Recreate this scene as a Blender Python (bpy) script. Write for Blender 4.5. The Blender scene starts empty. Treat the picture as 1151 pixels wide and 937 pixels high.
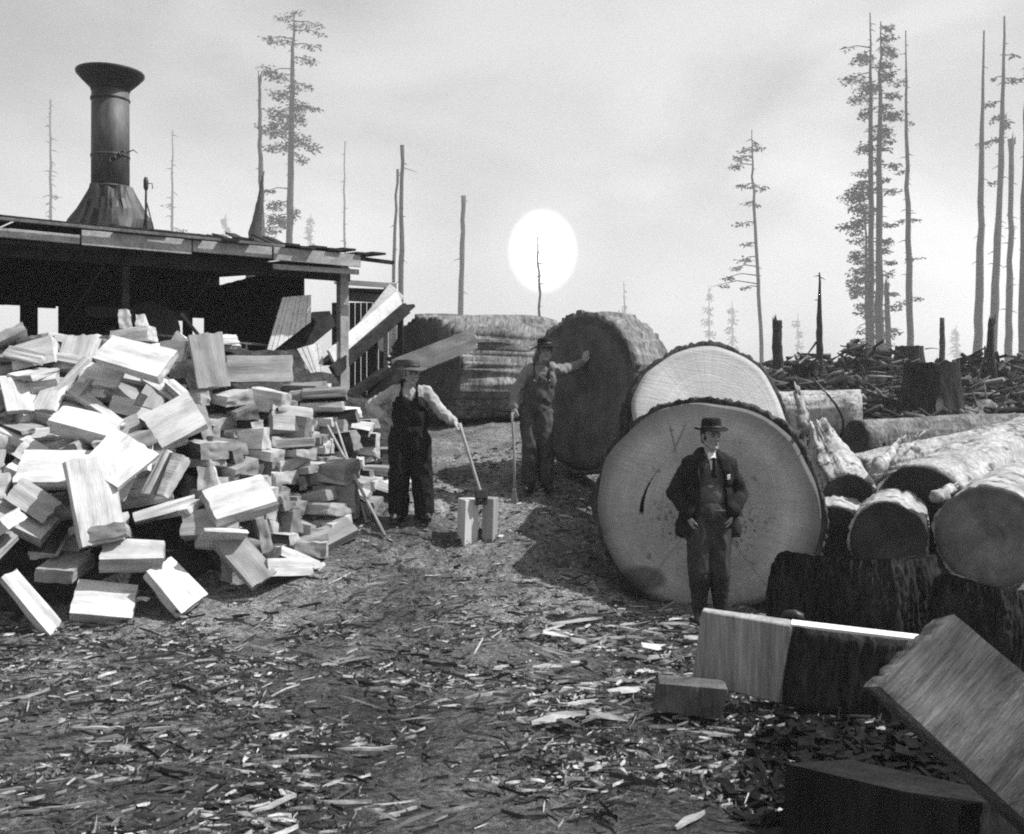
import bpy, bmesh, math, random
import numpy as np
from mathutils import Vector, Matrix, Euler, Quaternion, noise
R = math.radians
rnd = random.Random(11)
scene = bpy.context.scene
col = scene.collection
# surveyed layout: lens of 1100 px focal length (1151 px wide), eye height 2.1 m, horizon row 440
F, CX, HY, ZC = 1100.0, 575.5, 440.0, 2.1

def W(px, py, D):
    return Vector(((px - CX) / F * D, D, ZC - (py - HY) / F * D))

# ---------------------------------------------------------------- helpers
def tag(o, label=None, cat=None, group=None, kind=None):
    if label: o['label'] = label
    if cat: o['category'] = cat
    if group: o['group'] = group
    if kind: o['kind'] = kind
    return o

def empty(name, loc=(0, 0, 0), rz=0.0):
    o = bpy.data.objects.new(name, None)
    o.empty_display_size = 0.1
    o.location = loc
    o.rotation_euler = (0, 0, rz)
    col.objects.link(o)
    return o

def frame(origin, z, up=(0, 0, 1)):
    z = Vector(z).normalized()
    y = Vector(up) - z * Vector(up).dot(z)
    if y.length < 1e-4: y = Vector((0, 1, 0)) - z * z.y
    y.normalize()
    x = y.cross(z)
    m = Matrix((x, y, z)).transposed().to_4x4()
    m.translation = Vector(origin)
    return m

class MB:
    def __init__(s):
        s.v = []; s.f = []; s.mi = []
    def add(s, vs, fs, mi=0):
        n = len(s.v)
        s.v += [tuple(p) for p in vs]
        s.f += [tuple(i + n for i in f) for f in fs]
        s.mi += [mi] * len(fs)
        return s
    def box(s, c, d, rot=None, mi=0, jit=0.0):
        c = Vector(c); m = rot if rot else Matrix.Identity(3)
        vs = []
        for z in (-.5, .5):
            for y in (-.5, .5):
                for x in (-.5, .5):
                    p = Vector((x * d[0], y * d[1], z * d[2]))
                    if jit: p += Vector((rnd.uniform(-jit, jit), rnd.uniform(-jit, jit), rnd.uniform(-jit, jit)))
                    vs.append(c + m @ p)
        return s.add(vs, [(0, 2, 3, 1), (4, 5, 7, 6), (0, 1, 5, 4), (2, 6, 7, 3), (0, 4, 6, 2), (1, 3, 7, 5)], mi)
    def beam(s, a, b, w, h, mi=0, up=(0, 0, 1), jit=0.0):
        a = Vector(a); b = Vector(b)
        m = frame((a + b) / 2, b - a, up)
        return s.box((a + b) / 2, (w, h, (b - a).length), m.to_3x3(), mi, jit)
    def prism(s, pts, ext, mi=0, mi_side=None):
        n = len(pts); e = Vector(ext)
        vs = [Vector(p) for p in pts] + [Vector(p) + e for p in pts]
        s.add(vs, [tuple(range(n - 1, -1, -1)), tuple(range(n, 2 * n))], mi)
        k = len(s.v) - 2 * n
        for i in range(n):
            j = (i + 1) % n
            s.f.append((k + i, k + j, k + n + j, k + n + i)); s.mi.append(mi if mi_side is None else mi_side)
        return s
    def tube(s, pts, rad, n=8, mi=0, rough=0.0, cap=True, seed=0):
        pts = [Vector(p) for p in pts]
        vs = []; k = len(pts)
        for i, p in enumerate(pts):
            t = (pts[min(i + 1, k - 1)] - pts[max(i - 1, 0)])
            m = frame(p, t, (0, 1, 0) if abs(t.normalized().z) > .7 else (0, 0, 1))
            r = rad[i] if hasattr(rad, '__len__') else rad
            for j in range(n):
                a = 2 * math.pi * j / n
                rr = r
                if rough:
                    rr = r * (1 + rough * noise.noise(Vector((math.cos(a) * 2.2 + seed, math.sin(a) * 2.2, i * .8 + seed))))
                vs.append(m @ Vector((math.cos(a) * rr, math.sin(a) * rr, 0)))
        fs = []
        for i in range(k - 1):
            for j in range(n):
                q = (j + 1) % n
                fs.append((i * n + j, i * n + q, (i + 1) * n + q, (i + 1) * n + j))
        if cap:
            fs.append(tuple(range(n - 1, -1, -1))); fs.append(tuple((k - 1) * n + j for j in range(n)))
        return s.add(vs, fs, mi)
    def lathe(s, prof, c=(0, 0, 0), n=40, mi=0, m=None, wob=0.0, seed=0):
        vs = []; c = Vector(c); k = len(prof)
        for (r, z) in prof:
            for j in range(n):
                a = 2 * math.pi * j / n
                rr = r * (1 + (wob * noise.noise(Vector((math.cos(a) * 1.7 + seed, math.sin(a) * 1.7, z * 1.3 + seed))) if wob else 0))
                p = Vector((math.cos(a) * rr, math.sin(a) * rr, z))
                vs.append(c + (m @ p if m else p))
        fs = []
        for i in range(k - 1):
            for j in range(n):
                q = (j + 1) % n
                fs.append((i * n + j, i * n + q, (i + 1) * n + q, (i + 1) * n + j))
        fs.append(tuple(range(n - 1, -1, -1))); fs.append(tuple((k - 1) * n + j for j in range(n)))
        return s.add(vs, fs, mi)
    def build(s, name, mats, parent=None, smooth=False, bevel=0.0, seg=1):
        me = bpy.data.meshes.new(name)
        me.from_pydata(s.v, [], s.f)
        for m in (mats if isinstance(mats, (list, tuple)) else [mats]): me.materials.append(m)
        me.polygons.foreach_set('material_index', s.mi)
        if smooth: me.polygons.foreach_set('use_smooth', [True] * len(me.polygons))
        bm = bmesh.new(); bm.from_mesh(me)
        bmesh.ops.recalc_face_normals(bm, faces=bm.faces)
        if bevel:
            bmesh.ops.bevel(bm, geom=list(bm.edges), offset=bevel, segments=seg, affect='EDGES', clamp_overlap=True)
        bm.to_mesh(me); bm.free()
        me.update()
        o = bpy.data.objects.new(name, me)
        col.objects.link(o)
        if parent: o.parent = parent
        return o

# ---------------------------------------------------------------- materials (the photograph is black and white: neutral greys)
class NT:
    def __init__(s, name, rough=.85, spec=.25):
        s.m = bpy.data.materials.new(name); s.m.use_nodes = True
        s.t = s.m.node_tree; s.t.nodes.clear()
        s.out = s.n('ShaderNodeOutputMaterial'); s.b = s.n('ShaderNodeBsdfPrincipled')
        s.b.inputs['Roughness'].default_value = rough
        s.b.inputs['Specular IOR Level'].default_value = spec
        s.l(s.b.outputs[0], s.out.inputs[0])
        tc = s.n('ShaderNodeTexCoord'); s.co = tc.outputs['Object']
    def n(s, t, **k):
        x = s.t.nodes.new(t)
        for a, b in k.items(): setattr(x, a, b)
        return x
    def l(s, a, b): s.t.links.new(a, b)
    def inp(s, x, i, v):
        if hasattr(v, 'is_output'): s.l(v, x.inputs[i])
        else: x.inputs[i].default_value = v
    def math(s, op, a, b=0.0, c=0.0, clamp=False):
        x = s.n('ShaderNodeMath', operation=op, use_clamp=clamp)
        s.inp(x, 0, a); s.inp(x, 1, b); s.inp(x, 2, c)
        return x.outputs[0]
    def vmul(s, v, k):
        x = s.n('ShaderNodeVectorMath', operation='MULTIPLY'); s.inp(x, 0, v); x.inputs[1].default_value = k
        return x.outputs[0]
    def noise(s, scale=(1, 1, 1), detail=5, rough=.6, co=None, dist=0.0):
        x = s.n('ShaderNodeTexNoise'); x.inputs['Scale'].default_value = 1.0
        x.inputs['Detail'].default_value = detail; x.inputs['Roughness'].default_value = rough
        x.inputs['Distortion'].default_value = dist
        s.l(s.vmul(co if co else s.co, scale), x.inputs['Vector'])
        return x.outputs[0]
    def ramp(s, v, a, b, lo, hi, smooth=False):
        x = s.n('ShaderNodeMapRange'); x.clamp = True
        if smooth: x.interpolation_type = 'SMOOTHSTEP'
        s.inp(x, 0, v)
        for i, q in enumerate((a, b, lo, hi)): s.inp(x, i + 1, q)
        return x.outputs[0]
    def objcol(s):
        oi = s.n('ShaderNodeObjectInfo')
        sp = s.n('ShaderNodeSeparateColor'); s.l(oi.outputs['Color'], sp.inputs[0])
        return sp.outputs[0]
    def island(s):
        g = s.n('ShaderNodeNewGeometry'); return g.outputs['Random Per Island']
    def finish(s, val, bump=None, bs=.3, bd=.02):
        cb = s.n('ShaderNodeCombineColor')
        for i in range(3): s.inp(cb, i, val)
        s.l(cb.outputs[0], s.b.inputs['Base Color'])
        if bump is not None:
            b = s.n('ShaderNodeBump'); b.inputs['Strength'].default_value = bs; b.inputs['Distance'].default_value = bd
            s.l(bump, b.inputs['Height']); s.l(b.outputs[0], s.b.inputs['Normal'])
        return s.m

def surf(name, lo, hi, scale=(6, 6, 6), fine=(40, 40, 40), fa=.35, rough=.85, spec=.2, bs=.4, bd=.02, tint=False, island=None, detail=5, ipow=1.0, spots=None):
    t = NT(name, rough, spec)
    a = t.noise(scale, detail); b = t.noise(fine, 4)
    v = t.ramp(a, .32, .68, lo, hi)
    v = t.math('MULTIPLY', v, t.ramp(b, .3, .7, 1 - fa, 1 + fa))
    if tint: v = t.math('MULTIPLY', v, t.objcol())
    if island: v = t.math('MULTIPLY', v, t.ramp(t.math('POWER', t.island(), ipow), 0, 1, island[0], island[1]))
    if spots: v = t.math('MULTIPLY', v, t.ramp(t.noise(spots[0], 5, .7), spots[1], spots[1] + .1, 1.0, spots[2]))
    h = t.math('ADD', a, t.math('MULTIPLY', b, .5))
    return t.finish(v, h, bs, bd)

def log_face(name, lo, hi, Rr, dirt=0.0, stains=0.0, cracks=.5, rim=.75, marks=False):
    """sawn end grain: uneven growth rings, radial checks, saw scratches"""
    t = NT(name, .85, .15)
    s = t.n('ShaderNodeSeparateXYZ'); t.l(t.co, s.inputs[0]); x, y = s.outputs[0], s.outputs[1]
    r = t.math('SQRT', t.math('ADD', t.math('MULTIPLY', x, x), t.math('MULTIPLY', y, y)))
    rw = t.math('ADD', r, t.math('MULTIPLY', t.noise((2.2, 2.2, 2.2), 3), .09))
    cv = t.n('ShaderNodeCombineXYZ'); t.l(rw, cv.inputs[0])
    ring = t.noise((42, 0, 0), 3, .7, co=cv.outputs[0])
    broad = t.noise((7, 0, 0), 2, .5, co=cv.outputs[0])
    nv = t.n('ShaderNodeVectorMath', operation='NORMALIZE'); t.l(t.co, nv.inputs[0])
    rs = t.noise((24, 24, 0), 3, .7, co=nv.outputs[0])
    cr = t.noise((9, 9, 0), 3, .65, co=nv.outputs[0], dist=.3)
    blot = t.noise((2.0, 1.5, 1), 5, .65)
    sk_ = t.n('ShaderNodeVectorRotate', rotation_type='Z_AXIS'); t.l(t.co, sk_.inputs['Vector']); sk_.inputs['Angle'].default_value = .17
    saw = t.noise((1.0, 60, 1), 4, .7, co=sk_.outputs[0], dist=.15)
    saw2 = t.noise((60, 1.0, 1), 3, .6)
    v = t.ramp(blot, .3, .7, lo, hi)
    v = t.math('MULTIPLY', v, t.ramp(ring, .25, .75, .78, 1.14))
    v = t.math('MULTIPLY', v, t.ramp(broad, .3, .7, .84, 1.1))
    v = t.math('MULTIPLY', v, t.ramp(saw, .3, .7, .9, 1.07))
    v = t.math('MULTIPLY', v, t.ramp(saw2, .3, .7, .97, 1.03))
    v = t.math('MULTIPLY', v, t.ramp(rs, .3, .7, .88, 1.08))
    if cracks:
        v = t.math('MULTIPLY', v, t.ramp(cr, .29, .38, 1 - cracks, 1.0))
    v = t.math('MULTIPLY', v, t.ramp(t.math('ADD', r, t.math('MULTIPLY', blot, .1)), Rr * .86, Rr * 1.02, 1.0, rim, True))
    if stains:   # rotten, pecked patch round the heart, under centre
        dx = t.math('ADD', x, -.02); dy = t.math('ADD', y, .17)
        d = t.math('SQRT', t.math('ADD', t.math('MULTIPLY', t.math('MULTIPLY', dx, dx), .8), t.math('MULTIPLY', t.math('MULTIPLY', dy, dy), 2.2)))
        pk = t.noise((26, 22, 1), 4, .7)
        w = t.math('MULTIPLY', t.ramp(d, .3, .62, 1, 0, True), t.ramp(pk, .5, .66, 0, stains, True))
        v = t.math('MULTIPLY', v, t.math('SUBTRACT', 1.0, w))
        sp = t.noise((5, 5, 1), 2, .5)
        v = t.math('MULTIPLY', v, t.ramp(sp, .66, .72, 1.0, .5))
    if marks:   # a pitch-black shake left of the heart, a forked check above it and a dark oval patch low down
        yb = t.math('ADD', y, .08)
        cx_ = t.math('ADD', -.60, t.math('MULTIPLY', t.math('MULTIPLY', yb, yb), .9))
        wd = t.ramp(y, -.05, .30, .03, .004)
        ln = t.math('SUBTRACT', 1.0, t.ramp(t.math('ABSOLUTE', t.math('SUBTRACT', t.math('ADD', x, t.math('MULTIPLY', saw2, .02)), cx_)), t.math('MULTIPLY', wd, .5), wd, 0, 1))
        ln = t.math('MULTIPLY', ln, t.math('MULTIPLY', t.ramp(y, -.10, -.06, 0, 1), t.ramp(y, .30, .46, 1, 0)))
        f1 = t.ramp(t.math('ABSOLUTE', t.math('SUBTRACT', t.math('ADD', x, .26), t.math('MULTIPLY', t.math('SUBTRACT', y, .62), .45))), .004, .013, .5, 0)
        f2 = t.ramp(t.math('ABSOLUTE', t.math('SUBTRACT', t.math('ADD', x, .30), t.math('MULTIPLY', t.math('SUBTRACT', y, .62), -.25))), .004, .013, .5, 0)
        fk = t.math('MULTIPLY', t.math('MAXIMUM', f1, f2), t.math('MULTIPLY', t.ramp(y, .5, .54, 0, 1), t.ramp(y, .74, .82, 1, 0)))
        ex = t.math('DIVIDE', t.math('ADD', x, .58), .24); ey = t.math('DIVIDE', t.math('ADD', y, .70), .13)
        el = t.math('SQRT', t.math('ADD', t.math('MULTIPLY', ex, ex), t.math('MULTIPLY', ey, ey)))
        st = t.ramp(t.math('ADD', el, t.math('MULTIPLY', blot, .5)), .9, 1.35, .6, 0, True)
        v = t.math('MULTIPLY', v, t.math('SUBTRACT', 1.0, t.math('MAXIMUM', t.math('MAXIMUM', ln, fk), st)))
    if dirt:
        v = t.math('MULTIPLY', v, t.ramp(t.noise((5, 3, 4), 6, .7), .35, .6, 1 - dirt, 1.0))
    return t.finish(v, t.math('ADD', ring, t.math('ADD', saw, cr)), .35, .012)

def split_wood(name, lo, hi, tint=True):
    """cleft cedar, grain along local X"""
    t = NT(name, .8, .15)
    g = t.noise((1.5, 34, 34), 4, .65); b = t.noise((2.4, 5, 5), 5, .65); f = t.noise((5, 120, 120), 2, .6)
    v = t.ramp(b, .36, .6, lo, hi)
    v = t.math('MULTIPLY', v, t.ramp(g, .28, .7, .84, 1.08))
    v = t.math('MULTIPLY', v, t.ramp(f, .25, .75, .93, 1.05))
    v = t.math('MULTIPLY', v, t.ramp(t.noise((2, 9, 9), 3, .5), .66, .74, 1.0, .62))
    if tint: v = t.math('MULTIPLY', v, t.objcol())
    return t.finish(v, t.math('ADD', g, f), .5, .012)

M = {}
M['split'] = split_wood('split_cedar', .36, .54)
M['cedar_end'] = surf('cedar_end_grain', .26, .40, (8, 8, 8), (20, 70, 70), .14, bs=.3, bd=.006, tint=True)
M['bark'] = surf('fir_bark', .018, .065, (5, 5, 1.6), (26, 26, 7), .6, rough=.95, spec=.1, bs=.9, bd=.03)
M['bark_grey'] = surf('weathered_bark', .06, .21, (4, 4, 1.2), (24, 24, 5), .6, rough=.95, spec=.1, bs=.9, bd=.04)
M['bark_black'] = surf('black_bark', .008, .035, (7, 7, 2.0), (30, 30, 6), .8, rough=.95, spec=.08, bs=.9, bd=.03)
M['bark_x'] = surf('slab_bark', .012, .05, (9, 9, 2.2), (42, 42, 6), .9, rough=.95, spec=.1, bs=.9, bd=.03)
M['char'] = surf('charred_wood', .006, .03, (6, 6, 3), (30, 30, 10), .6, rough=.9, spec=.15, bs=.8, bd=.04)
M['peeled'] = surf('peeled_log', .18, .40, (3, 3, 2.2), (22, 22, 9), .4, rough=.85, spec=.12, bs=.9, bd=.04, spots=((4.2, 4.2, 3.0), .53, .22))
M['snag'] = surf('dead_snag_wood', .022, .06, (3, 3, .3), (12, 12, 1.2), .4, rough=.9, spec=.1, bs=.3, bd=.05)
M['needle'] = surf('conifer_needles', .03, .06, (.6, .6, .6), (4, 4, 4), .4, rough=.9, spec=.1, bs=0, island=(.6, 1.3))
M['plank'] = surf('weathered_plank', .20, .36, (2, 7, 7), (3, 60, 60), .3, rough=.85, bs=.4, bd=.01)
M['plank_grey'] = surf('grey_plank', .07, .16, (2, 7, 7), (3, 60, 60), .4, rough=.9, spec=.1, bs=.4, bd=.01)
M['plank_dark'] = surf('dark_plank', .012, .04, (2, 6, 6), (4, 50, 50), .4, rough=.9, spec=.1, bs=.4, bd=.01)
M['plank_pale'] = surf('pale_plank', .5, .7, (1.5, 6, 6), (3, 50, 50), .2, rough=.8, bs=.4, bd=.01)
M['iron'] = surf('sooty_sheet_iron', .010, .085, (2.6, 2.6, .8), (14, 14, 5), .35, rough=.6, spec=.4, bs=.25, bd=.02)
M['iron_dark'] = surf('black_iron', .007, .022, (6, 6, 6), (30, 30, 30), .4, rough=.55, spec=.4, bs=.3, bd=.01)
M['steel'] = surf('worn_steel', .16, .3, (10, 10, 10), (50, 50, 50), .2, rough=.45, spec=.5, bs=.2, bd=.003)
M['handle'] = surf('ash_handle', .22, .34, (8, 8, 2), (40, 40, 4), .2, rough=.6, bs=.2, bd=.004)
M['skin'] = surf('skin', .24, .30, (14, 14, 14), (60, 60, 60), .06, rough=.6, spec=.3, bs=.1, bd=.002)
M['hair'] = surf('dark_hair', .015, .03, (20, 20, 60), (60, 60, 90), .3, rough=.7, bs=.4, bd=.003)
M['denim_black'] = surf('black_overall_cloth', .010, .02, (7, 7, 4), (120, 120, 120), .25, rough=.95, spec=.05, bs=.4, bd=.006)
M['denim'] = surf('worn_denim', .035, .09, (6, 6, 3), (110, 110, 110), .25, rough=.95, spec=.05, bs=.4, bd=.006)
M['shirt'] = surf('pale_work_shirt', .24, .38, (7, 7, 7), (90, 90, 90), .15, rough=.95, spec=.05, bs=.4, bd=.006)
M['shirt_grey'] = surf('grey_work_shirt', .13, .22, (7, 7, 7), (90, 90, 90), .15, rough=.95, spec=.05, bs=.4, bd=.006)
M['coat'] = surf('dark_wool_coat', .012, .026, (8, 8, 8), (130, 130, 130), .3, rough=.95, spec=.05, bs=.5, bd=.006)
M['vest'] = surf('grey_vest', .07, .12, (8, 8, 8), (120, 120, 120), .25, rough=.95, spec=.05, bs=.4, bd=.005)
M['trouser'] = surf('striped_dark_trousers', .028, .06, (14, 14, 2), (120, 120, 60), .25, rough=.95, spec=.05, bs=.4, bd=.006)
M['white_cloth'] = surf('white_collar', .6, .7, (10, 10, 10), (80, 80, 80), .1, rough=.9, bs=.2, bd=.004)
M['felt'] = surf('dark_felt', .012, .022, (12, 12, 12), (90, 90, 90), .2, rough=.95, spec=.06, bs=.3, bd=.004)
M['felt_grey'] = surf('grey_felt', .06, .11, (12, 12, 12), (90, 90, 90), .2, rough=.95, spec=.06, bs=.3, bd=.004)
M['leather'] = surf('black_leather', .01, .022, (14, 14, 14), (60, 60, 60), .3, rough=.5, spec=.4, bs=.3, bd=.004)
M['leather_worn'] = surf('worn_leather', .05, .12, (14, 14, 14), (60, 60, 60), .3, rough=.6, spec=.3, bs=.3, bd=.004)
M['eye'] = surf('eye', .03, .05, rough=.2, spec=.5, bs=0)
M['chip'] = surf('wood_chips', .085, .14, (9, 9, 9), (50, 50, 50), .3, rough=.9, spec=.1, bs=.3, bd=.004, island=(.22, 3.6), ipow=3.4)
M['splinter'] = surf('pale_splinter', .2, .38, (3, 40, 40), (4, 90, 90), .2, rough=.8, bs=.4, bd=.005, tint=True)
M['slash'] = surf('logging_slash', .022, .055, (3, 3, 3), (20, 20, 20), .4, rough=.95, spec=.1, bs=.4, bd=.02, island=(.3, 5.0), ipow=4.0)
M['rubble'] = surf('dark_bark_rubble', .02, .06, (6, 6, 6), (30, 30, 30), .5, rough=.95, spec=.05, bs=.8, bd=.05)

def ground_mat():
    t = NT('trampled_soil', .95, .1)
    a = t.noise((.55, .9, 1), 5, .6); b = t.noise((3.5, 6, 3), 6, .68); c = t.noise((22, 34, 20), 5, .7); d = t.noise((80, 110, 80), 3, .6)
    v = t.ramp(a, .35, .65, .042, .088)
    v = t.math('MULTIPLY', v, t.ramp(b, .32, .68, .6, 1.3))
    v = t.math('MULTIPLY', v, t.ramp(c, .34, .66, .3, 1.75))
    v = t.math('MULTIPLY', v, t.ramp(d, .35, .65, .7, 1.3))
    # paler trodden sawdust on the haul road up the bank and by the heap
    s = t.n('ShaderNodeSeparateXYZ'); t.l(t.co, s.inputs[0])
    p = t.math('ADD', t.ramp(s.outputs[1], 7.0, 9.6, 0, 1, True), t.ramp(s.outputs[0], -.8, -2.8, 0, .6, True))
    tk = t.math('ABSOLUTE', t.math('ADD', s.outputs[0], t.math('ADD', .15, t.math('MULTIPLY', s.outputs[1], -.03))))
    p = t.math('ADD', p, t.ramp(t.math('ADD', tk, t.math('MULTIPLY', a, .6)), .5, 1.3, .5, 0, True))
    p = t.math('MULTIPLY', p, t.ramp(s.outputs[1], 13, 20, 1, 0, True))
    p = t.math('MULTIPLY', p, t.ramp(a, .3, .6, .6, 1.0), 0, True)
    v = t.math('MULTIPLY', v, t.math('ADD', 1.0, t.math('MULTIPLY', p, 2.4)))
    h = t.math('ADD', t.math('MULTIPLY', b, 1.5), t.math('ADD', c, t.math('MULTIPLY', d, .4)))
    return t.finish(v, h, 1.0, .07)
M['ground'] = ground_mat()

# ---------------------------------------------------------------- terrain
AY = [0, 8.2, 8.8, 10.4, 11, 12.5, 15, 20, 40, 100, 800]; AZ = [0, 0, .08, .73, .97, 1.2, 1.6, 1.7, 1.6, 1.8, 2.0]
BY = [0, 8.4, 9.6, 11, 14, 20, 30, 60, 100, 200, 800]; BZ = [0, 0, .08, .35, .85, 1.5, 2.55, 3.2, 3.9, 4.8, 6.5]
def sst(a, b, x):
    t = np.clip((x - a) / (b - a), 0, 1); return t * t * (3 - 2 * t)
def ground_np(x, y):
    a = np.interp(y, AY, AZ); b = np.interp(y, BY, BZ)
    u = x * 9.2 / np.maximum(y, 5)
    w = sst(.45, 1.25, u)
    z = a * (1 - w) + b * w
    z = z + .62 * np.exp(-((x - 2.3) / 1.0) ** 2 - ((y - 11.5) / .85) ** 2)   # bank the second log lies on
    return z
def gz(x, y):
    return float(ground_np(np.array([x]), np.array([y]))[0])
def rough_z(x, y):
    p = Vector((x, y, 0))
    k = min(1.0, y / 6) * .9
    far = min(1.0, max(0, (y - 14) / 10))
    z = noise.noise(p * .9) * .07 + noise.noise(p * 2.7 + Vector((5, 1, 0))) * .042 + noise.noise(p * 7.1) * .032
    z += (abs(noise.noise(p * 12.0)) - .2) * .03 + noise.noise(p * 23.0) * .006
    # two worn ruts of the haul track
    if 4 < y < 12:
        cx = .05 + .10 * (y - 4) * .3 - .35
        for rx in (cx - .55, cx + .65): z -= .05 * math.exp(-((x - rx) / .16) ** 2)
    return z * k + far * (noise.noise(p * .25) * .45 + noise.noise(p * .7) * .25)
def G(x, y):
    return gz(x, y) + rough_z(x, y)

def build_ground():
    xs = np.concatenate([np.linspace(-800, -60, 10), np.linspace(-55, -9, 24), np.arange(-8.6, 8.6, .055), np.linspace(9, 55, 24), np.linspace(60, 800, 10)])
    ys = np.concatenate([np.linspace(-60, 2.5, 6), np.arange(3.0, 14.0, .055), np.linspace(14.3, 45, 60), np.linspace(48, 120, 24), np.linspace(140, 800, 12)])
    X, Y = np.meshgrid(xs, ys); Z = ground_np(X, Y)
    nx, ny = len(xs), len(ys)
    rz = np.zeros_like(Z)
    for j in range(ny):
        for i in range(nx):
            if -60 < X[j, i] < 60 and 2 < Y[j, i] < 130: rz[j, i] = rough_z(X[j, i], Y[j, i])
    Z = Z + rz
    me = bpy.data.meshes.new('ground')
    V = np.stack([X, Y, Z], -1).reshape(-1, 3)
    idx = np.arange(nx * ny).reshape(ny, nx)
    Fc = np.stack([idx[:-1, :-1], idx[:-1, 1:], idx[1:, 1:], idx[1:, :-1]], -1).reshape(-1, 4)
    me.from_pydata(V.tolist(), [], Fc.tolist())
    me.polygons.foreach_set('use_smooth', [True] * len(me.polygons))
    me.materials.append(M['ground'])
    o = bpy.data.objects.new('ground', me); col.objects.link(o)
    tag(o, 'trampled soil of the mill yard rising towards the logs', 'ground', kind='structure')
build_ground()

# ---------------------------------------------------------------- logs
def make_log(name, label, cat, C, axis, rad, length, bark, face, group=None, squash=1.0, ridge=.035, seed=0, back=True, taper=.0, nseg=110, msteps=None, barkw=.05, ang=0.0, tilt_up=(0, 0, 1), fine=1.0, zf=1.0):
    """C: centre of the sawn face; axis: direction from the face along the trunk"""
    axis = Vector(axis).normalized()
    root = empty(name, C)
    m = frame((0, 0, 0), -axis, tilt_up)
    steps = msteps or max(6, int(length / .12))
    def rr(a, z):
        p = Vector((math.cos(a), math.sin(a), 0))
        out = 1 + .055 * noise.noise(p * 1.3 + Vector((seed, 0, z * .15))) + .015 * noise.noise(p * 3.5 + Vector((seed, 4, z * .3)))
        return rad * out
    def bk(a, z):
        p = Vector((math.cos(a), math.sin(a), 0))
        n1 = noise.noise(p * (12 * fine) + Vector((seed, 7, z * .9 * zf))); n2 = noise.noise(p * (22 * fine) + Vector((3, seed, z * 2.6 * zf)))
        n3 = noise.noise(p * 2.3 + Vector((seed, 1, z * .5))); n4 = noise.noise(p * 45 + Vector((seed, 2, z * 6 * zf)))
        return ridge * ((1.0 - 2.2 * abs(n1)) * (.55 + 1.1 * n3) + .55 * n2 + .35 * n4)
    mb = MB(); vs = []
    sx, sy = (1.0 / math.sqrt(squash), math.sqrt(squash))
    rings = [(-.004, -barkw, 0), (.0, -barkw * .4, .4)]
    for k in range(steps + 1): rings.append((length * k / steps, 0, 1))
    if back: rings.append((length + .004, -barkw, 0))
    for (z, off, b) in rings:
        for j in range(nseg):
            a = 2 * math.pi * j / nseg
            zz = z if z > .001 else 0
            r = rr(a, zz) * (1 - taper * zz / max(length, .01)) + off + b * bk(a, zz)
            vs.append(m @ Vector((math.cos(a) * r * sx, math.sin(a) * r * sy, -z)))
    fs = []
    for i in range(len(rings) - 1):
        for j in range(nseg):
            q = (j + 1) % nseg
            fs.append((i * nseg + j, i * nseg + q, (i + 1) * nseg + q, (i + 1) * nseg + j))
    mb.add(vs, fs)
    mb.build('bark', bark, root, smooth=True)
    for side in ((0, 1) if back else (0,)):
        f = MB(); n2 = 14; vs = []; z = .012 if side == 0 else -(length + .012)
        for i in range(n2, 0, -1):
            for j in range(nseg):
                a = 2 * math.pi * j / nseg
                r = (rr(a, 0 if side == 0 else length) * (1 - (taper if side else 0)) - barkw * .55) * i / n2
                p = Vector((math.cos(a) * r * sx, math.sin(a) * r * sy, 0))
                vs.append(p + Vector((0, 0, .012 * noise.noise(p * 2.2 + Vector((seed, 0, 0))))))
        vs.append(Vector((0, 0, 0)))
        fs = []
        for i in range(n2 - 1):
            for j in range(nseg):
                q = (j + 1) % nseg
                fs.append((i * nseg + j, i * nseg + q, (i + 1) * nseg + q, (i + 1) * nseg + j))
        b0 = (n2 - 1) * nseg
        for j in range(nseg): fs.append((b0 + j, b0 + (j + 1) % nseg, len(vs) - 1))
        # a skirt so the sawn face is a slab of wood, not a sheet
        k = len(vs)
        for j in range(nseg): vs.append(vs[j] + Vector((0, 0, -.05)))
        for j in range(nseg): fs.append((j, k + j, k + (j + 1) % nseg, (j + 1) % nseg))
        f.add(vs, fs)
        o = f.build('cut_face', face, root, smooth=True)
        mm = m.copy() if side == 0 else frame((0, 0, 0), axis, tilt_up)
        mm.translation = -axis * (.012 if side == 0 else -(length + .012)) * 1.0
        o.matrix_local = mm @ Matrix.Rotation(ang, 4, 'Z')
    tag(root, label, cat, group)
    return root

M['face_main'] = log_face('main_log_face', .31, .53, 1.05, stains=.85, cracks=.45, rim=.45, marks=True)
M['face_second'] = log_face('second_log_face', .52, .66, .85, cracks=.2, rim=.55)
M['face_dark'] = log_face('weathered_log_face', .075, .16, .9, dirt=.4, cracks=.3)
M['face_mid'] = log_face('dull_log_face', .10, .21, .8, dirt=.4, cracks=.3)
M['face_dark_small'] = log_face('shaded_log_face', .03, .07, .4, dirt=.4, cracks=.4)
M['face_grey'] = log_face('grey_log_face', .12, .27, .45, dirt=.4, cracks=.35)

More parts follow.
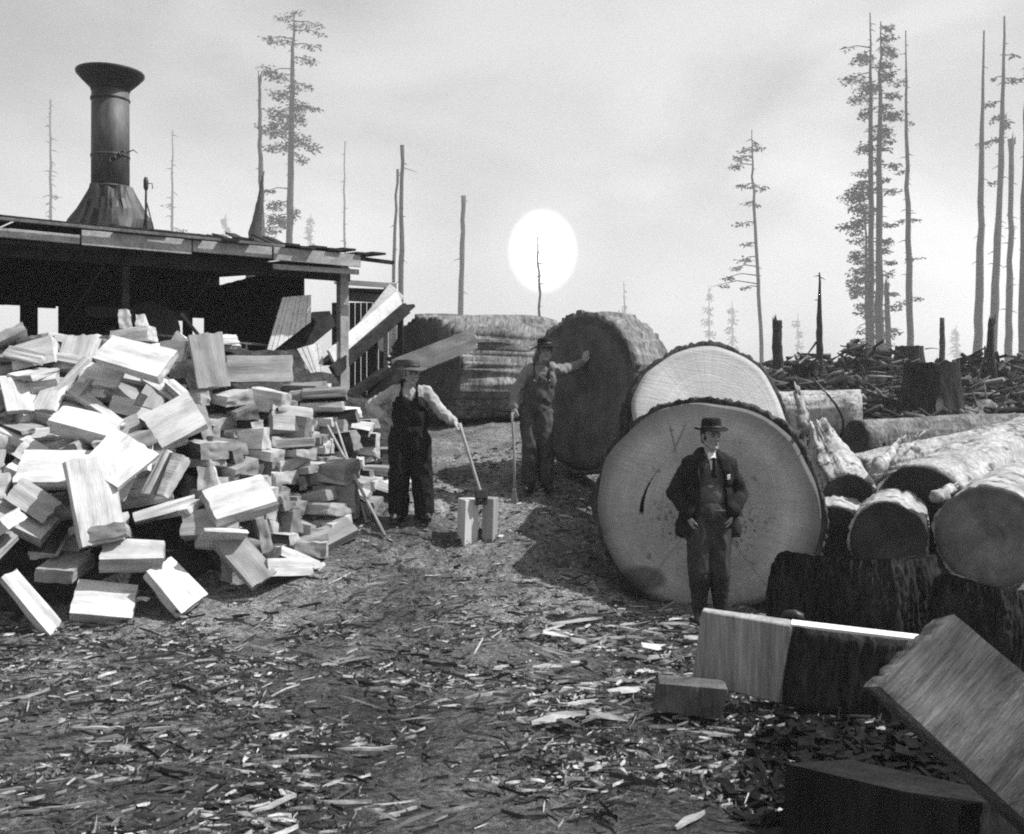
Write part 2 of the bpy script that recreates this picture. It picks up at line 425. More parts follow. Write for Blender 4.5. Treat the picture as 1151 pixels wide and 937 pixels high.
BIG = 'big log rounds across the yard'
make_log('log_round', 'huge pale sawn log round directly behind the standing man in the dark coat', 'log', W(793, 570, 9.3), (.28, .96, 0), 1.055, .62, M['bark'], M['face_main'], BIG, squash=.93, seed=3, ridge=.045, barkw=.055, nseg=240)
make_log('log_round', 'bright pale log round peeping over the top of the largest round', 'log', W(797, 474, 10.05), (-.06, .97, -.24), .83, .52, M['bark'], M['face_second'], BIG, squash=1.0, seed=8, ridge=.04, barkw=.06, nseg=160)
make_log('log_round', 'tall dark-faced log round that the man in the dark hat leans his hand on', 'log', W(653, 441, 11.45), (.78, .625, 0), .93, .60, M['bark_grey'], M['face_dark'], BIG, squash=1.0, seed=14, zf=.4, ridge=.06, barkw=.05, nseg=160)
make_log('felled_log', 'huge deeply furrowed log lying behind the two workmen, dark sawn end to the chute', 'log', W(476, 416, 15), (.69, .72, 0), .79, 3.3, M['bark_grey'], M['face_mid'], None, squash=1.0, seed=21, ridge=.15, zf=.10, barkw=.07, nseg=150, msteps=40, fine=.75)

# small logs of the pile on the right
PG = 'logs of the jumbled pile on the right'
def lg(label, px, py, D, ax, r, L, bark, face, seed, **k):
    kw = dict(ridge=.03, barkw=.02, nseg=72, msteps=max(14, int(L / .10)), fine=.45); kw.update(k)
    return make_log('log', label, 'log', W(px, py, D), ax, r, L, M[bark], M[face], PG, seed=seed, **kw)
lg('thick log with a smooth grey sawn end, at the right edge above the bark slabs', 1112, 604, 8.6, (.55, .83, .03), .45, 3.2, 'peeled', 'face_grey', 31)
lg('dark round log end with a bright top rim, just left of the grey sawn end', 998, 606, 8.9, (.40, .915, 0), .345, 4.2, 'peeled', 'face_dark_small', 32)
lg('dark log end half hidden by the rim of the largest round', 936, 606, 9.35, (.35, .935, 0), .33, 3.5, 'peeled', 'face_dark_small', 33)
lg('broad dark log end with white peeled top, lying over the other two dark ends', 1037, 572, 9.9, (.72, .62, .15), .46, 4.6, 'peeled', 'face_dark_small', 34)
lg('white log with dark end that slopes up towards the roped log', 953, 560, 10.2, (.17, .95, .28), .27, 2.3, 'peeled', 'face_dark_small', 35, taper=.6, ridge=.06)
lg('rough brownish-dark log lying crosswise in front of the charred stump', 962, 494, 15.2, (.95, .3, .02), .31, 3.2, 'bark_grey', 'face_dark_small', 36, ridge=.03)
lg('long slim white log rising to the right edge above the pile', 962, 532, 11.9, (.9, .38, .14), .215, 4.2, 'peeled', 'face_grey', 38)
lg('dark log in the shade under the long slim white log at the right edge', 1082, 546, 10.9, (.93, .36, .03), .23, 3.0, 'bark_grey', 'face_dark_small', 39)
make_log('log', 'thick white peeled log with a dark cable looped over it, behind the largest rounds', 'log', W(968, 470, 16.8), (-.95, .3, -.02), .46, 3.6, M['peeled'], M['peeled'], PG, seed=37, ridge=.035, barkw=.1, nseg=64, msteps=16, fine=.5)
lg('low grey log lying far right beyond the pile', 1100, 484, 17.5, (.95, .22, .0), .26, 3.0, 'bark_grey', 'face_grey', 40, ridge=.03)

# cable looped over the white log
c = W(955, 470, 16.3); pts = []
for i in range(15):
    a = -.6 + i / 14 * 2.6
    pts.append(W(922 + 26 * math.sin(a * .9 + .2), 425 + i * 4.6, 16.55 - .35 * math.sin(i / 14 * 3.1)))
tag(MB().tube(pts, .022, 6).build('cable', M['iron_dark'], None, True), 'thin dark wire cable looped over the thick white log', 'cable')

# ---------------------------------------------------------------- bark slabs and cedar blocks in the right foreground
def arc_slab(label, pts_px, zt, zb, th, seed):
    """curved slab of log rim standing on edge: outer bark towards the yard"""
    root = empty('bark_slab', W(*pts_px[0]))
    root.location.z = zb
    o0 = root.location.copy()
    P = [W(*p) for p in pts_px]
    n = 150; out = []
    for i in range(n + 1):
        t = i / n * (len(P) - 1); k = min(int(t), len(P) - 2); f = t - k
        f2 = f
        out.append(P[k].lerp(P[k + 1], f2))
    mb = MB(); vs = []; nz = 60
    for i, p in enumerate(out):
        tv = out[min(i + 1, n)] - out[max(i - 1, 0)]; tv.z = 0; tv.normalize()
        nrm = Vector((tv.y, -tv.x, 0))
        if nrm.y > 0: nrm = -nrm
        top = zt[0] + (zt[1] - zt[0]) * i / n + .012 * noise.noise(Vector((i * .13, seed, 0))) - .16 * max(0, 1 - i / 15) ** 2
        for k in range(nz + 1):
            z = zb + (top - zb) * k / nz
            d = .012 * (1 - 2.4 * abs(noise.noise(Vector((i * .26, z * 2.2, seed))))) + .014 * noise.noise(Vector((i * .5, z * 6, seed))) + .030 * noise.noise(Vector((i * 1.1, z * 17, seed))) * (.5 + noise.noise(Vector((i * .2, z * 2, seed + 3)))) + .05 * math.sin(math.pi * min(1, max(0, (z - zb) / (top - zb))))
            q = p + nrm * d; vs.append(Vector((q.x, q.y, z)) - o0)
    m1 = nz + 1; fs = []
    for i in range(n):
        for k in range(nz): fs.append((i * m1 + k, (i + 1) * m1 + k, (i + 1) * m1 + k + 1, i * m1 + k + 1))
    mb.add(vs, fs)
    mb.build('bark', M['bark_black'], root, smooth=True)
    w = MB(); vs2 = []
    for i, p in enumerate(out):
        tv = out[min(i + 1, n)] - out[max(i - 1, 0)]; tv.z = 0; tv.normalize()
        nrm = Vector((tv.y, -tv.x, 0))
        if nrm.y > 0: nrm = -nrm
        top = vs[i * m1 + nz].z + o0.z
        for (off, z) in ((-.07, zb + .004), (-.05, top + .006), (-th * (1 + .25 * noise.noise(Vector((i * .2, seed, 4)))), top - .02), (-th, zb + .004)):
            q = p + nrm * off; vs2.append(Vector((q.x, q.y, z)) - o0)
    fs2 = []
    for i in range(n):
        for k in range(4):
            j = (k + 1) % 4
            fs2.append((i * 4 + k, i * 4 + j, (i + 1) * 4 + j, (i + 1) * 4 + k))
    fs2.append((0, 1, 2, 3)); fs2.append((n * 4 + 3, n * 4 + 2, n * 4 + 1, n * 4))
    w.add(vs2, fs2)
    w.build('inner_wood', M['char'], root)
    return tag(root, label, 'bark slab', 'black bark slabs')
arc_slab('long black curved bark slab standing on edge between the pale round and the log pile', [(866, 640, 8.05), (905, 640, 7.72), (955, 640, 7.5), (1005, 640, 7.45), (1058, 640, 7.6)], (.80, .82), .0, .16, 2)
arc_slab('shorter black bark slab standing on edge below the smooth grey log end', [(1046, 650, 7.30), (1085, 650, 7.05), (1125, 650, 7.0), (1165, 650, 7.15), (1200, 650, 7.45)], (.78, .58), -.02, .16, 5)
# split slab with pale cleft face and bark flank, raised on a skid
def slab_B():
    root = empty('cedar_slab', W(885, 700, 6.4)); root.location.z = .02; o0 = root.location.copy()
    tl, tm, tr = W(789, 686, 6.55), W(889, 703, 6.22), W(1043, 721, 6.3)
    bl, bm_, br = W(777, 766, 6.6), W(876, 791, 6.28), W(1030, 822, 6.36)
    bk = Vector((.05, .17, .0)); bk2 = Vector((.02, .19, .0))
    f = MB()
    T = [tl, tm, tm + bk, tl + bk * .55]; B = [bl, bm_, bm_ + bk, bl + bk * .55]
    f.add([p - o0 for p in T + B], [(0, 1, 2, 3), (7, 6, 5, 4), (0, 4, 5, 1), (1, 5, 6, 2), (2, 6, 7, 3), (3, 7, 4, 0)])
    o = f.build('cleft_wood', M['slab_face'], root, bevel=.008)
    f = MB(); n = 48; nz = 16
    vs = []
    for i in range(n + 1):
        t = i / n
        for k in range(nz + 1):
            u = k / nz
            p = (tm.lerp(tr, t)).lerp(bm_.lerp(br, t), u)
            bulge = -.07 * math.sin(math.pi * t) + .03 * (2.2 * abs(noise.noise(Vector((t * 9, u * .9, 3)))) - 1) - .012 * noise.noise(Vector((t * 40, u * 5, 1)))
            if u == 0 or u == 1: bulge *= .6
            vs.append(p + Vector((.004, bulge, 0)) - o0)
    m1 = nz + 1; fs = [(i * m1 + k, (i + 1) * m1 + k, (i + 1) * m1 + k + 1, i * m1 + k + 1) for i in range(n) for k in range(nz)]
    f.add(vs, fs); f.build('bark', M['bark_black'], root, smooth=True)
    f = MB(); e = Vector((.006, .02, .004))
    T = [tm + e, tr + e, tr + bk2, tm + bk + Vector((.004, 0, 0))]; B = [bm_ + e, br + e, br + bk2, bm_ + bk + Vector((.004, 0, 0))]
    f.add([p - o0 for p in T + B], [(0, 1, 2, 3), (7, 6, 5, 4), (0, 4, 5, 1), (1, 5, 6, 2), (2, 6, 7, 3), (3, 7, 4, 0)])
    f.build('sawn_top', M['plank_pale'], root)
    tag(root, 'big split cedar slab with pale cleft end, black bark flank and bright sawn top', 'cedar slab')
M['slab_face'] = surf('cleft_slab_face', .17, .33, (9, 9, .8), (46, 46, 3), .35, rough=.85, bs=.5, bd=.012)
M['slab_grain'] = None
slab_B()

def grain_mat(name, lo, hi):
    t = NT(name, .9, .06)
    g = t.noise((7, 1.1, 7), 5, .62, dist=.7); f = t.noise((48, 3, 48), 3, .65); b = t.noise((2.2, 1.6, 2), 5, .6)
    v = t.ramp(g, .3, .7, lo, hi)
    v = t.math('MULTIPLY', v, t.ramp(f, .3, .7, .72, 1.2))
    v = t.math('MULTIPLY', v, t.ramp(b, .32, .62, .5, 1.15))
    k = t.noise((16, .55, 16), 3, .6, dist=.25); v = t.math('MULTIPLY', v, t.ramp(k, .30, .36, .25, 1.0))
    k2 = t.noise((120, 5, 120), 2, .6); v = t.math('MULTIPLY', v, t.ramp(k2, .3, .7, .78, 1.18))
    return t.finish(v, t.math('ADD', t.math('ADD', g, f), t.ramp(k, .28, .36, -1, 0)), .8, .02)
M['grain_grey'] = grain_mat('weathered_cleft_grain', .08, .30)
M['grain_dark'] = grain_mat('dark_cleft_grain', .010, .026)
def hexa(name, label, cat, front, depth, mat, group=None, bevel=.012, dv=None):
    """block from four front corners (tl, tr, br, bl) pushed back by depth"""
    c = sum(front, Vector()) / 4; root = c.copy()
    n = (front[1] - front[0]).cross(front[3] - front[0]).normalized()
    d = dv if dv else n * depth * (1 if n.y > 0 else -1)
    x = (front[1] - front[0]).normalized()
    z = n if n.y > 0 else -n
    y = z.cross(x)
    m = Matrix((x, y, z)).transposed()
    mi = m.inverted()
    mb = MB(); vs = []
    nx, ny = 14, 20
    for lay in (0, 1):
        for j in range(ny + 1):
            for i in range(nx + 1):
                u, v = i / nx, j / ny
                p = front[0].lerp(front[1], u).lerp(front[3].lerp(front[2], u), v) + d * lay
                e = .010 * noise.noise(Vector((u * 18, v * 2.1, lay * 5))) + .006 * noise.noise(Vector((u * 9, v * 3, 9)))
                p = p + n * e + x * (.008 + .014 * (u in (0.0, 1.0))) * noise.noise(Vector((v * 13, 3, lay)))
                vs.append(mi @ (p - root))
    w = nx + 1; L = w * (ny + 1); fs = []
    for lay in (0, 1):
        for j in range(ny):
            for i in range(nx):
                a = lay * L + j * w + i; q = (a, a + 1, a + w + 1, a + w); fs.append(q if lay else q[::-1])
    ed = [i for i in range(w)] + [j * w + nx for j in range(1, ny + 1)] + [ny * w + i for i in range(nx - 1, -1, -1)] + [j * w for j in range(ny - 1, 0, -1)]
    for k in range(len(ed)):
        a, b = ed[k], ed[(k + 1) % len(ed)]; fs.append((a, b, b + L, a + L))
    mb.add(vs, fs)
    o = mb.build(name, mat, None, True); o.data.set_sharp_from_angle(angle=R(40))
    mm = m.to_4x4(); mm.translation = root; o.matrix_world = mm
    return tag(o, label, cat, group)
# the big tilted bolt at the right edge
hexa('cedar_bolt', 'big grey grained cedar bolt tilted up on its corner at the lower right', 'cedar bolt',
     [W(1072, 690, 4.05), W(1330, 905, 3.75), W(1250, 1012, 3.72), W(989, 771, 4.0)], .30, M['grain_grey'])
hexa('cedar_bolt', 'black shaded bolt in the bottom right corner under the tilted grey bolt', 'cedar bolt',
     [W(884, 858, 4.7), W(1080, 905, 4.05), W(1062, 1075, 3.95), W(874, 1010, 4.6)], .55, M['grain_dark'])
M['grain_mid'] = grain_mat('grey_cleft_grain', .06, .15)
hexa('cedar_block', 'small grey block wedged under the pale end of the split slab', 'cedar block',
     [W(741, 768, 6.15), W(818, 775, 6.1), W(812, 808, 6.1), W(735, 798, 6.15)], .22, M['grain_mid'])
o = MB().tube([W(879, 695, 6.55), W(884, 691, 6.55), W(893, 691, 6.52), W(901, 694, 6.5), W(904, 697, 6.5)], [.018, .032, .036, .03, .012], 9, rough=.4).build('bark_chip', M['leather'], None, True)
tag(o, 'small black chip of bark lying on the bright top of the split slab', 'bark chip')

def broken(label, a, b, w, seed):
    """a torn splinter of trunk, one end shattered"""
    r8 = random.Random(seed); a, b = W(*a), W(*b); root = a.copy(); mb = MB()
    d = b - a; n = 9
    mb.tube([d * (k / n) + Vector((r8.gauss(0, .012), 0, r8.gauss(0, .012))) for k in range(n + 1)], [w * (1 - .55 * (k / n) ** 2) * r8.uniform(.8, 1.1) for k in range(n + 1)], 8, rough=.5, seed=seed)
    for k in range(4):
        o = Vector((r8.uniform(-.5, .5) * w, r8.uniform(-.5, .5) * w, r8.uniform(-.5, .5) * w))
        mb.tube([d * .9 + o, d * (1.0 + r8.uniform(.08, .25)) + o * 1.6], [w * .3, .006], 5)
    o = mb.build('broken_piece', M['peeled'], None, True); o.location = root
    tag(o, label, 'broken wood', 'splintered pieces on the log pile')
broken('torn pale splinter of trunk leaning between the sloping white log and the broad dark end', (985, 528, 9.8), (1010, 500, 10.6), .07, 1)
broken('torn stick lying across the long slim white log', (1000, 520, 11.2), (1032, 492, 11.6), .05, 2)
broken('grey splinter standing beside the roped log behind the largest round', (903, 480, 11.0), (897, 440, 11.2), .07, 3)
broken('torn pale slab between the dark log ends below the long slim log', (1052, 560, 8.75), (1072, 548, 9.2), .06, 4)
# ---------------------------------------------------------------- stumps, snags and slash on the cleared ground
def stump(label, px, base_y, D, w_px, h_px, mat, seed, tilt=0):
    b = W(px, base_y, D); r = w_px / F * D / 2; h = h_px / F * D
    root = empty('stump', b)
    mb = MB()
    n = 48; vs = []; K = 16
    for k in range(K + 1):
        z = -.25 + (h + .25) * k / K
        for j in range(n):
            a = 2 * math.pi * j / n; c, s_ = math.cos(a), math.sin(a)
            fl = 1 + .28 * max(0, 1 - z / h) ** 2 * (1 + .7 * noise.noise(Vector((c * 2, s_ * 2, seed))))
            q = r * fl * (.97 + .10 * noise.noise(Vector((c * 4, s_ * 4, z * .7 + seed))) + .05 * noise.noise(Vector((c * 11, s_ * 11, z * 1.5))))
            zz = z + (.09 * h * noise.noise(Vector((c * 3, s_ * 3, seed + 9))) if k == K else 0)
            vs.append(Vector((c * q + tilt * z, s_ * q, zz)))
    fs = [(i * n + j, i * n + (j + 1) % n, (i + 1) * n + (j + 1) % n, (i + 1) * n + j) for i in range(K) for j in range(n)]
    vs.append(Vector((tilt * h, 0, h - .12))); fs += [(K * n + j, K * n + (j + 1) % n, len(vs) - 1) for j in range(n)]
    mb.add(vs, fs); mb.build('charred_shell', mat, root, smooth=False)
    tag(root, label, 'stump', 'stumps on the cleared ground')
    return root, b, r, h
stump('ragged burnt stump below the thick straight trunk of the cluster', 990, 444, 26, 26, 18, M['char'], 12)
stump('small burnt stump between the charred stump and the crosswise log', 1002, 462, 21, 22, 14, M['char'], 15)
root, b, r, h = stump('broad black charred stump with a pale spot, behind the crosswise log', 1047, 470, 20, 60, 63, M['char'], 1)
mb = MB(); vs = []
for k in range(3):
    for j in range(12):
        a = 2 * math.pi * j / 12; rr_ = (.13, .10, .02)[k]
        vs.append(Vector((-.12 + math.cos(a) * rr_ * .6, -r * 1.16 - .03 + k * .02, .27 + math.sin(a) * rr_ * 1.3)))
mb.add(vs, [(i * 12 + j, i * 12 + (j + 1) % 12, (i + 1) * 12 + (j + 1) % 12, (i + 1) * 12 + j) for i in range(2) for j in range(12)] + [tuple(24 + j for j in range(12))])
mb.build('pale_patch', M['plank'], root, True)  # small pale oval set on the front of the shell
stump('square-topped dark stump farther off, above the broad charred one', 1022, 416, 33, 31, 27, M['char'], 4)
stump('low dark stump at the right edge behind the snags', 1146, 436, 34, 34, 22, M['char'], 6)
stump('small dark stump beside the shattered black snag', 887, 432, 30, 16, 10, M['char'], 9)

def in_pile_mass(x, y): return False
def slash_field():
    r2 = random.Random(5); mb = MB()
    for i in range(3000):
        D = 13.5 + 30 * r2.random() ** 1.3
        px = r2.uniform(868, 1250)
        x = (px - CX) / F * D
        z = G(x, D)
        L = r2.uniform(.1, .75) * (1 + D / 60); w = r2.uniform(.008, .05) * (1 + D / 50)
        a = r2.uniform(0, math.pi); e = r2.gauss(0, .22)
        d = Vector((math.cos(a) * math.cos(e), math.sin(a) * math.cos(e), math.sin(e)))
        c = Vector((x, D, z + abs(e) * L * .4 + r2.uniform(0, .05) + (.35 * r2.random() ** 3 if D > 18 else 0)))
        mb.tube([c - d * L / 2, c + Vector((0, 0, r2.uniform(-.06, .06))), c + d * L / 2], [w, w * .9, w * .4], 4)
    tag(mb.build('slash', M['slash'], None, True), 'broken branches and bark strewn over the cleared ground', 'logging slash', kind='stuff')
slash_field()
def brush(label, px, py, D, w, h, seed):
    r2 = random.Random(seed); b = W(px, py, D); mb = MB()
    for i in range(150):
        u = Vector((r2.gauss(0, .4) * w, r2.gauss(0, .4) * w * .8, 0))
        hh = h * max(.1, 1 - (u.length / w) ** 2) * r2.random()
        c = u + Vector((0, 0, hh - .1)); L = r2.uniform(.2, .8) * w
        d = Vector((r2.gauss(0, 1), r2.gauss(0, 1), r2.gauss(0, .45))).normalized()
        mb.tube([c - d * L / 2, c + d * L / 2], [r2.uniform(.03, .1), .02], 5)
    for i in range(7):
        a = r2.uniform(0, 6.28); q = r2.uniform(0, .5) * w
        mb.tube([Vector((math.cos(a) * q - .3 * w, math.sin(a) * q, -.1)), Vector((math.cos(a) * q, math.sin(a) * q, h * .45 * r2.random())), Vector((math.cos(a) * q + .4 * w, math.sin(a) * q, -.1))], [.1 * h, .3 * h, .12 * h], 9, rough=.6, seed=i)
    o = mb.build('brush_heap', M['slash'], None, False); o.location = b
    tag(o, label, 'brush heap', 'brush heaps')
brush('dark brush heap beside the thin braced snag', 903, 434, 27, .7, 1.0, 1)
brush('wide dark brush heap below the cluster of tall snags', 968, 430, 31, 1.5, 1.35, 2)
brush('dark brush heap between the tall snags and the square stump', 1003, 428, 35, .9, 1.0, 3)
brush('dark brush heap right of the charred stump', 1100, 440, 28, 1.2, 1.2, 4)

def fallen(label, px, py, D, L, ang, r, mat, seed, pitch=.03):
    c = W(px, py, D); c.z = G(c.x, c.y) + r * .7
    d = Vector((math.cos(ang), math.sin(ang), pitch)).normalized() * L / 2; root = empty('fallen_trunk', c)
    Q = [d * (t / 8 - 1) + Vector((0, 0, .05 * r2_.gauss(0, 1))) for t in range(17)]
    MB().tube(Q, [r * (1.1 - .35 * t / 16) for t in range(17)], 12, rough=.35, seed=seed).build('trunk', M[mat], root, True)
    for k in range(5):
        q = Q[3 + k * 2]; a = r2_.uniform(.2, 2.9)
        MB().tube([q, q + Vector((r2_.gauss(0, .3), r2_.gauss(0, .3), math.sin(a))) * r * 3.0], [r * .22, r * .05], 5).build('branch_stub', M[mat], root, True)
    tag(root, label, 'fallen trunk', 'fallen trunks on the clearing')
r2_ = random.Random(6)
fallen('fallen grey trunk with stubs lying just right of the square-topped stump', 1075, 432, 27, 3.6, .25, .22, 'bark_grey', 1)
fallen('long dark fallen trunk lying in front of the tall snag cluster', 985, 440, 25, 4.2, -.2, .2, 'char', 2)
fallen('pale fallen trunk end lying right of the broad charred stump', 1115, 452, 20.5, 2.4, .5, .17, 'bark_grey', 3)
fallen('dark fallen trunk lying near the shattered snag above the roped log', 915, 440, 22, 2.6, .15, .2, 'char', 4)
fallen('thin grey fallen trunk on the skyline left of the paired grey trunks', 1070, 420, 40, 4.5, .1, .16, 'bark_grey', 5, .06)
# ---------------------------------------------------------------- trees
TG = 'burnt and thinned conifers on the skyline'
def tree(name, label, pts, rads, D, clumps=(), twigs=0, seed=0, limbs=(), mat='snag', group=TG, splint=False, n=10, leaf=1.22):
    """pts: (px, py) up the trunk; rads: half widths in px; clumps: (px, py, w, h, count) foliage sprays; limbs: (px0,py0,px1,py1,r)"""
    r2 = random.Random(seed)
    if 60 < D < 200: D *= 1.9      # old-growth firs, well beyond the cleared ground
    elif D >= 200: D = min(700, D * 1.6)
    s = D / F
    base = W(pts[0][0], pts[0][1], D)
    root = empty(name, base)
    mb = MB()
    P = [W(x, y, D) - base for x, y in pts]
    slim = .74 if D > 100 else 1.0
    # a run of extra points so the trunk is never a ruled line
    Q = []; RR = []
    for i in range(len(P) - 1):
        for k in range(6):
            t = k / 6
            q = P[i].lerp(P[i + 1], t); Q.append(q + Vector((noise.noise(Vector((q.z * .35, seed, 1))), noise.noise(Vector((q.z * .35, seed, 7))), 0)) * (1.7 * s))
            RR.append((rads[i] + (rads[i + 1] - rads[i]) * t) * s * slim)
    Q.append(P[-1]); RR.append(rads[-1] * s)
    Q.insert(0, Q[0] + Vector((0, 0, -1.2))); RR.insert(0, RR[0] * 1.15)
    mb.tube(Q, RR, n, rough=.30, seed=seed)
    if splint:
        for k in range(3):
            o = Vector((r2.uniform(-.7, .7) * rads[-1] * s, r2.uniform(-.5, .5) * rads[-1] * s, 0))
            mb.tube([P[-1] + o - Vector((0, 0, 6 * s)), P[-1] + o * 1.5 + Vector((0, 0, r2.uniform(3, 9) * s))], [rads[-1] * s * .45, .1 * s], 5)
    H = Q[-1].z
    bm2 = mb      # limbs grow out of the trunk: one piece of wood
    def trunk_at(z):
        for i in range(len(Q) - 1):
            if Q[i].z <= z <= Q[i + 1].z: return Q[i].lerp(Q[i + 1], (z - Q[i].z) / max(1e-6, Q[i + 1].z - Q[i].z))
        return Q[-1]
    for (x0, y0, x1, y1, rr_) in limbs:
        a = W(x0, y0, D) - base; b = W(x1, y1, D) - base; b.y += r2.uniform(-.4, .4) * abs(b.x - a.x)
        mid = a.lerp(b, .5) + Vector((0, 0, r2.uniform(-1, 2) * s))
        bm2.tube([a, mid, b], [rr_ * s, rr_ * .7 * s, rr_ * .3 * s], 5)
    for k in range(int(twigs * 1.8)):
        z = H * r2.uniform(.3, .98); a = r2.uniform(0, 6.28); L = r2.uniform(3, 11) * s * (1.25 - z / H * .6)
        p = trunk_at(z); d = Vector((math.cos(a), math.sin(a), r2.uniform(-.45, .25)))
        bm2.tube([p, p + d * L * .6, p + d * L + Vector((0, 0, -.15 * L))], [.7 * s, .45 * s, .2 * s], 4)
    fm = MB()
    for (cx, cy, w, h, cnt) in clumps:
        c = W(cx, cy, D) - base; c.y += r2.uniform(-.5, .5) * w * s
        t = trunk_at(min(H, max(0, c.z + .5 * h * s)))
        bm2.tube([t, t.lerp(c, .6) + Vector((0, 0, .12 * abs(c.x - t.x))), c + (c - t) * .35 - Vector((0, 0, .2 * h * s))], [.75 * s, .55 * s, .2 * s], 5)
        for k in range(int(cnt * 2.0)):
            th = r2.uniform(0, 6.28); q = r2.random() ** .6
            p = c + Vector((math.cos(th) * q * w * .5, r2.uniform(-.5, .5) * w * .8, math.sin(th) * q * h * .5)) * 1.0 * s
            ln = r2.uniform(2.0, 5.0) * s * leaf; wd = r2.uniform(.8, 1.9) * s * leaf
            a = r2.uniform(0, 6.28); d = Vector((math.cos(a), math.sin(a) * .8, r2.uniform(-.75, .15))).normalized()
            u = d.cross(Vector((r2.gauss(0, 1), r2.gauss(0, 1), r2.gauss(0, 1)))).normalized()
            fm.add([p, p + d * ln * .5 + u * wd * .6, p + d * ln, p + d * ln * .45 - u * wd * .5], [(0, 1, 2, 3)])
    mb.build('trunk', M[mat], root, True)
    if fm.v: fm.build('foliage', M['needle'], root)
    tag(root, label, 'tree', group)
    return root
rt = random.Random(77)
def scatter_clumps(xf, y0, y1, n, wr, hr, side, cnt):
    out = []
    for i in range(n):
        y = y0 + (y1 - y0) * (i + rt.random() * .7) / n
        sd = rt.choice((-1, 1)) if side == 0 else (side if rt.random() < .75 else -side)
        w = rt.uniform(*wr); out.append((xf(y) + sd * w * rt.uniform(.3, .75), y, w, rt.uniform(*hr), int(cnt * w)))
    return out
# left
tree('pine_tree', 'tall bushy-topped conifer rising behind the right half of the shed roof', [(325, 330), (326, 230), (328, 120), (329, 60), (331, 14)], [5.5, 5, 4, 2.6, .6], 105,
     [(313, 88, 26, 8, 60), (302, 80, 14, 6, 26), (345, 68, 26, 7, 44), (350, 52, 26, 5, 30), (318, 50, 34, 5, 40), (304, 46, 20, 4, 22), (340, 32, 30, 6, 34), (355, 26, 18, 4, 16), (318, 20, 24, 4, 20), (336, 18, 22, 4, 20), (357, 36, 14, 4, 12),
      (318, 110, 26, 14, 90), (334, 116, 24, 14, 90), (312, 128, 24, 16, 110), (334, 134, 26, 16, 110), (306, 146, 20, 18, 110), (322, 148, 28, 20, 130), (338, 158, 24, 16, 90), (350, 164, 18, 12, 50), (318, 164, 28, 12, 70), (305, 168, 18, 6, 34), (340, 180, 16, 12, 34), (354, 123, 16, 4, 20), (346, 98, 14, 10, 20), (332, 98, 16, 12, 40),
      (312, 232, 20, 12, 70), (308, 246, 18, 12, 80), (320, 250, 18, 14, 80), (330, 240, 12, 16, 50), (306, 260, 16, 12, 50), (302, 214, 14, 4, 18)], 20, 3)
tree('dead_tree', 'slim broken snag standing close left of the bushy-topped conifer', [(295, 330), (294, 230), (292, 150), (292, 86)], [5, 4.2, 3, 2], 95, [(300, 80, 22, 8, 26), (290, 142, 6, 6, 8)], 8, 4, splint=True)
tree('dead_tree', 'split dark stub with a slanting top just left of the slim broken snag', [(284, 320), (286, 262), (292, 225), (297, 192)], [8, 6.5, 3.6, .5], 60, (), 0, 5, group='splintered stubs')
tree('dead_tree', 'pale bare pole of a tree far off at the left edge', [(56, 300), (57, 200), (57, 112)], [2.4, 1.8, 1.0], 230, [(66, 222, 14, 3, 8)], 18, 6)
tree('dead_tree', 'faint bare pole standing right of the smokestack', [(194, 290), (194, 220), (194, 146)], [2.2, 1.6, .8], 260, [(188, 232, 16, 4, 8), (202, 258, 12, 4, 8)], 10, 7)
tree('dead_tree', 'very thin bare trunk just above the right end of the shed roof', [(387, 330), (387, 240), (388, 158)], [1.8, 1.5, .7], 240, (), 5, 8)
tree('dead_tree', 'taller of the paired dark trunks behind the chute', [(450, 390), (451, 280), (452, 163)], [4.5, 3.8, 2.4], 85, (), 7, 9, limbs=[(453, 188, 470, 194, .5)])
tree('dead_tree', 'thinner of the paired dark trunks behind the chute', [(441, 390), (443, 280), (447, 190)], [3.2, 2.6, 1.6], 92, (), 5, 10)
tree('dead_tree', 'solitary broken-topped trunk between the chute and the bright disc', [(517, 400), (519, 300), (521, 220)], [4.2, 3.8, 3.0], 110, (), 4, 11)
tree('dead_tree', 'crooked bare trunk standing in front of the bright disc in the sky', [(605, 420), (607, 330), (604, 292), (605, 264)], [2.2, 1.9, 1.3, .6], 80, (), 7, 12, limbs=[(604, 268, 592, 258, .4)])
tree('pine_tree', 'faint hazy conifer standing between the bright disc and the leaning sparse tree', [(702, 400), (702, 350), (701, 316)], [1.8, 1.2, .4], 330, [(702, 352, 12, 26, 30), (702, 372, 14, 22, 30)], 6, 13)
for i, (px, py, top, w, lab) in enumerate(((797, 410, 322, 14, 'palest blurred conifer in the haze left of the leaning sparse tree'), (823, 410, 338, 12, 'pale blurred conifer in the haze close left of the leaning sparse trunk'), (254, 300, 240, 5, 'tiny faint conifer tip over the middle of the shed roof'), (349, 300, 240, 8, 'tiny faint conifer tip right of the bushy-topped conifer'), (1075, 420, 365, 9, 'pale small conifer in the haze between the thin post and the paired grey trunks'), (897, 430, 352, 10, 'pale small conifer in the haze behind the braced snag'))):
    tree('pine_tree', lab, [(px, py), (px, (py + top) / 2), (px, top)], [1.6, 1.1, .4], 420, [(px + rt.uniform(-2, 2), top + (py - top) * k, w * (.4 + k * .7), 9, 22) for k in (.15, .3, .45, .6, .75, .9)], 6, 40 + i, group='hazy conifers far off')
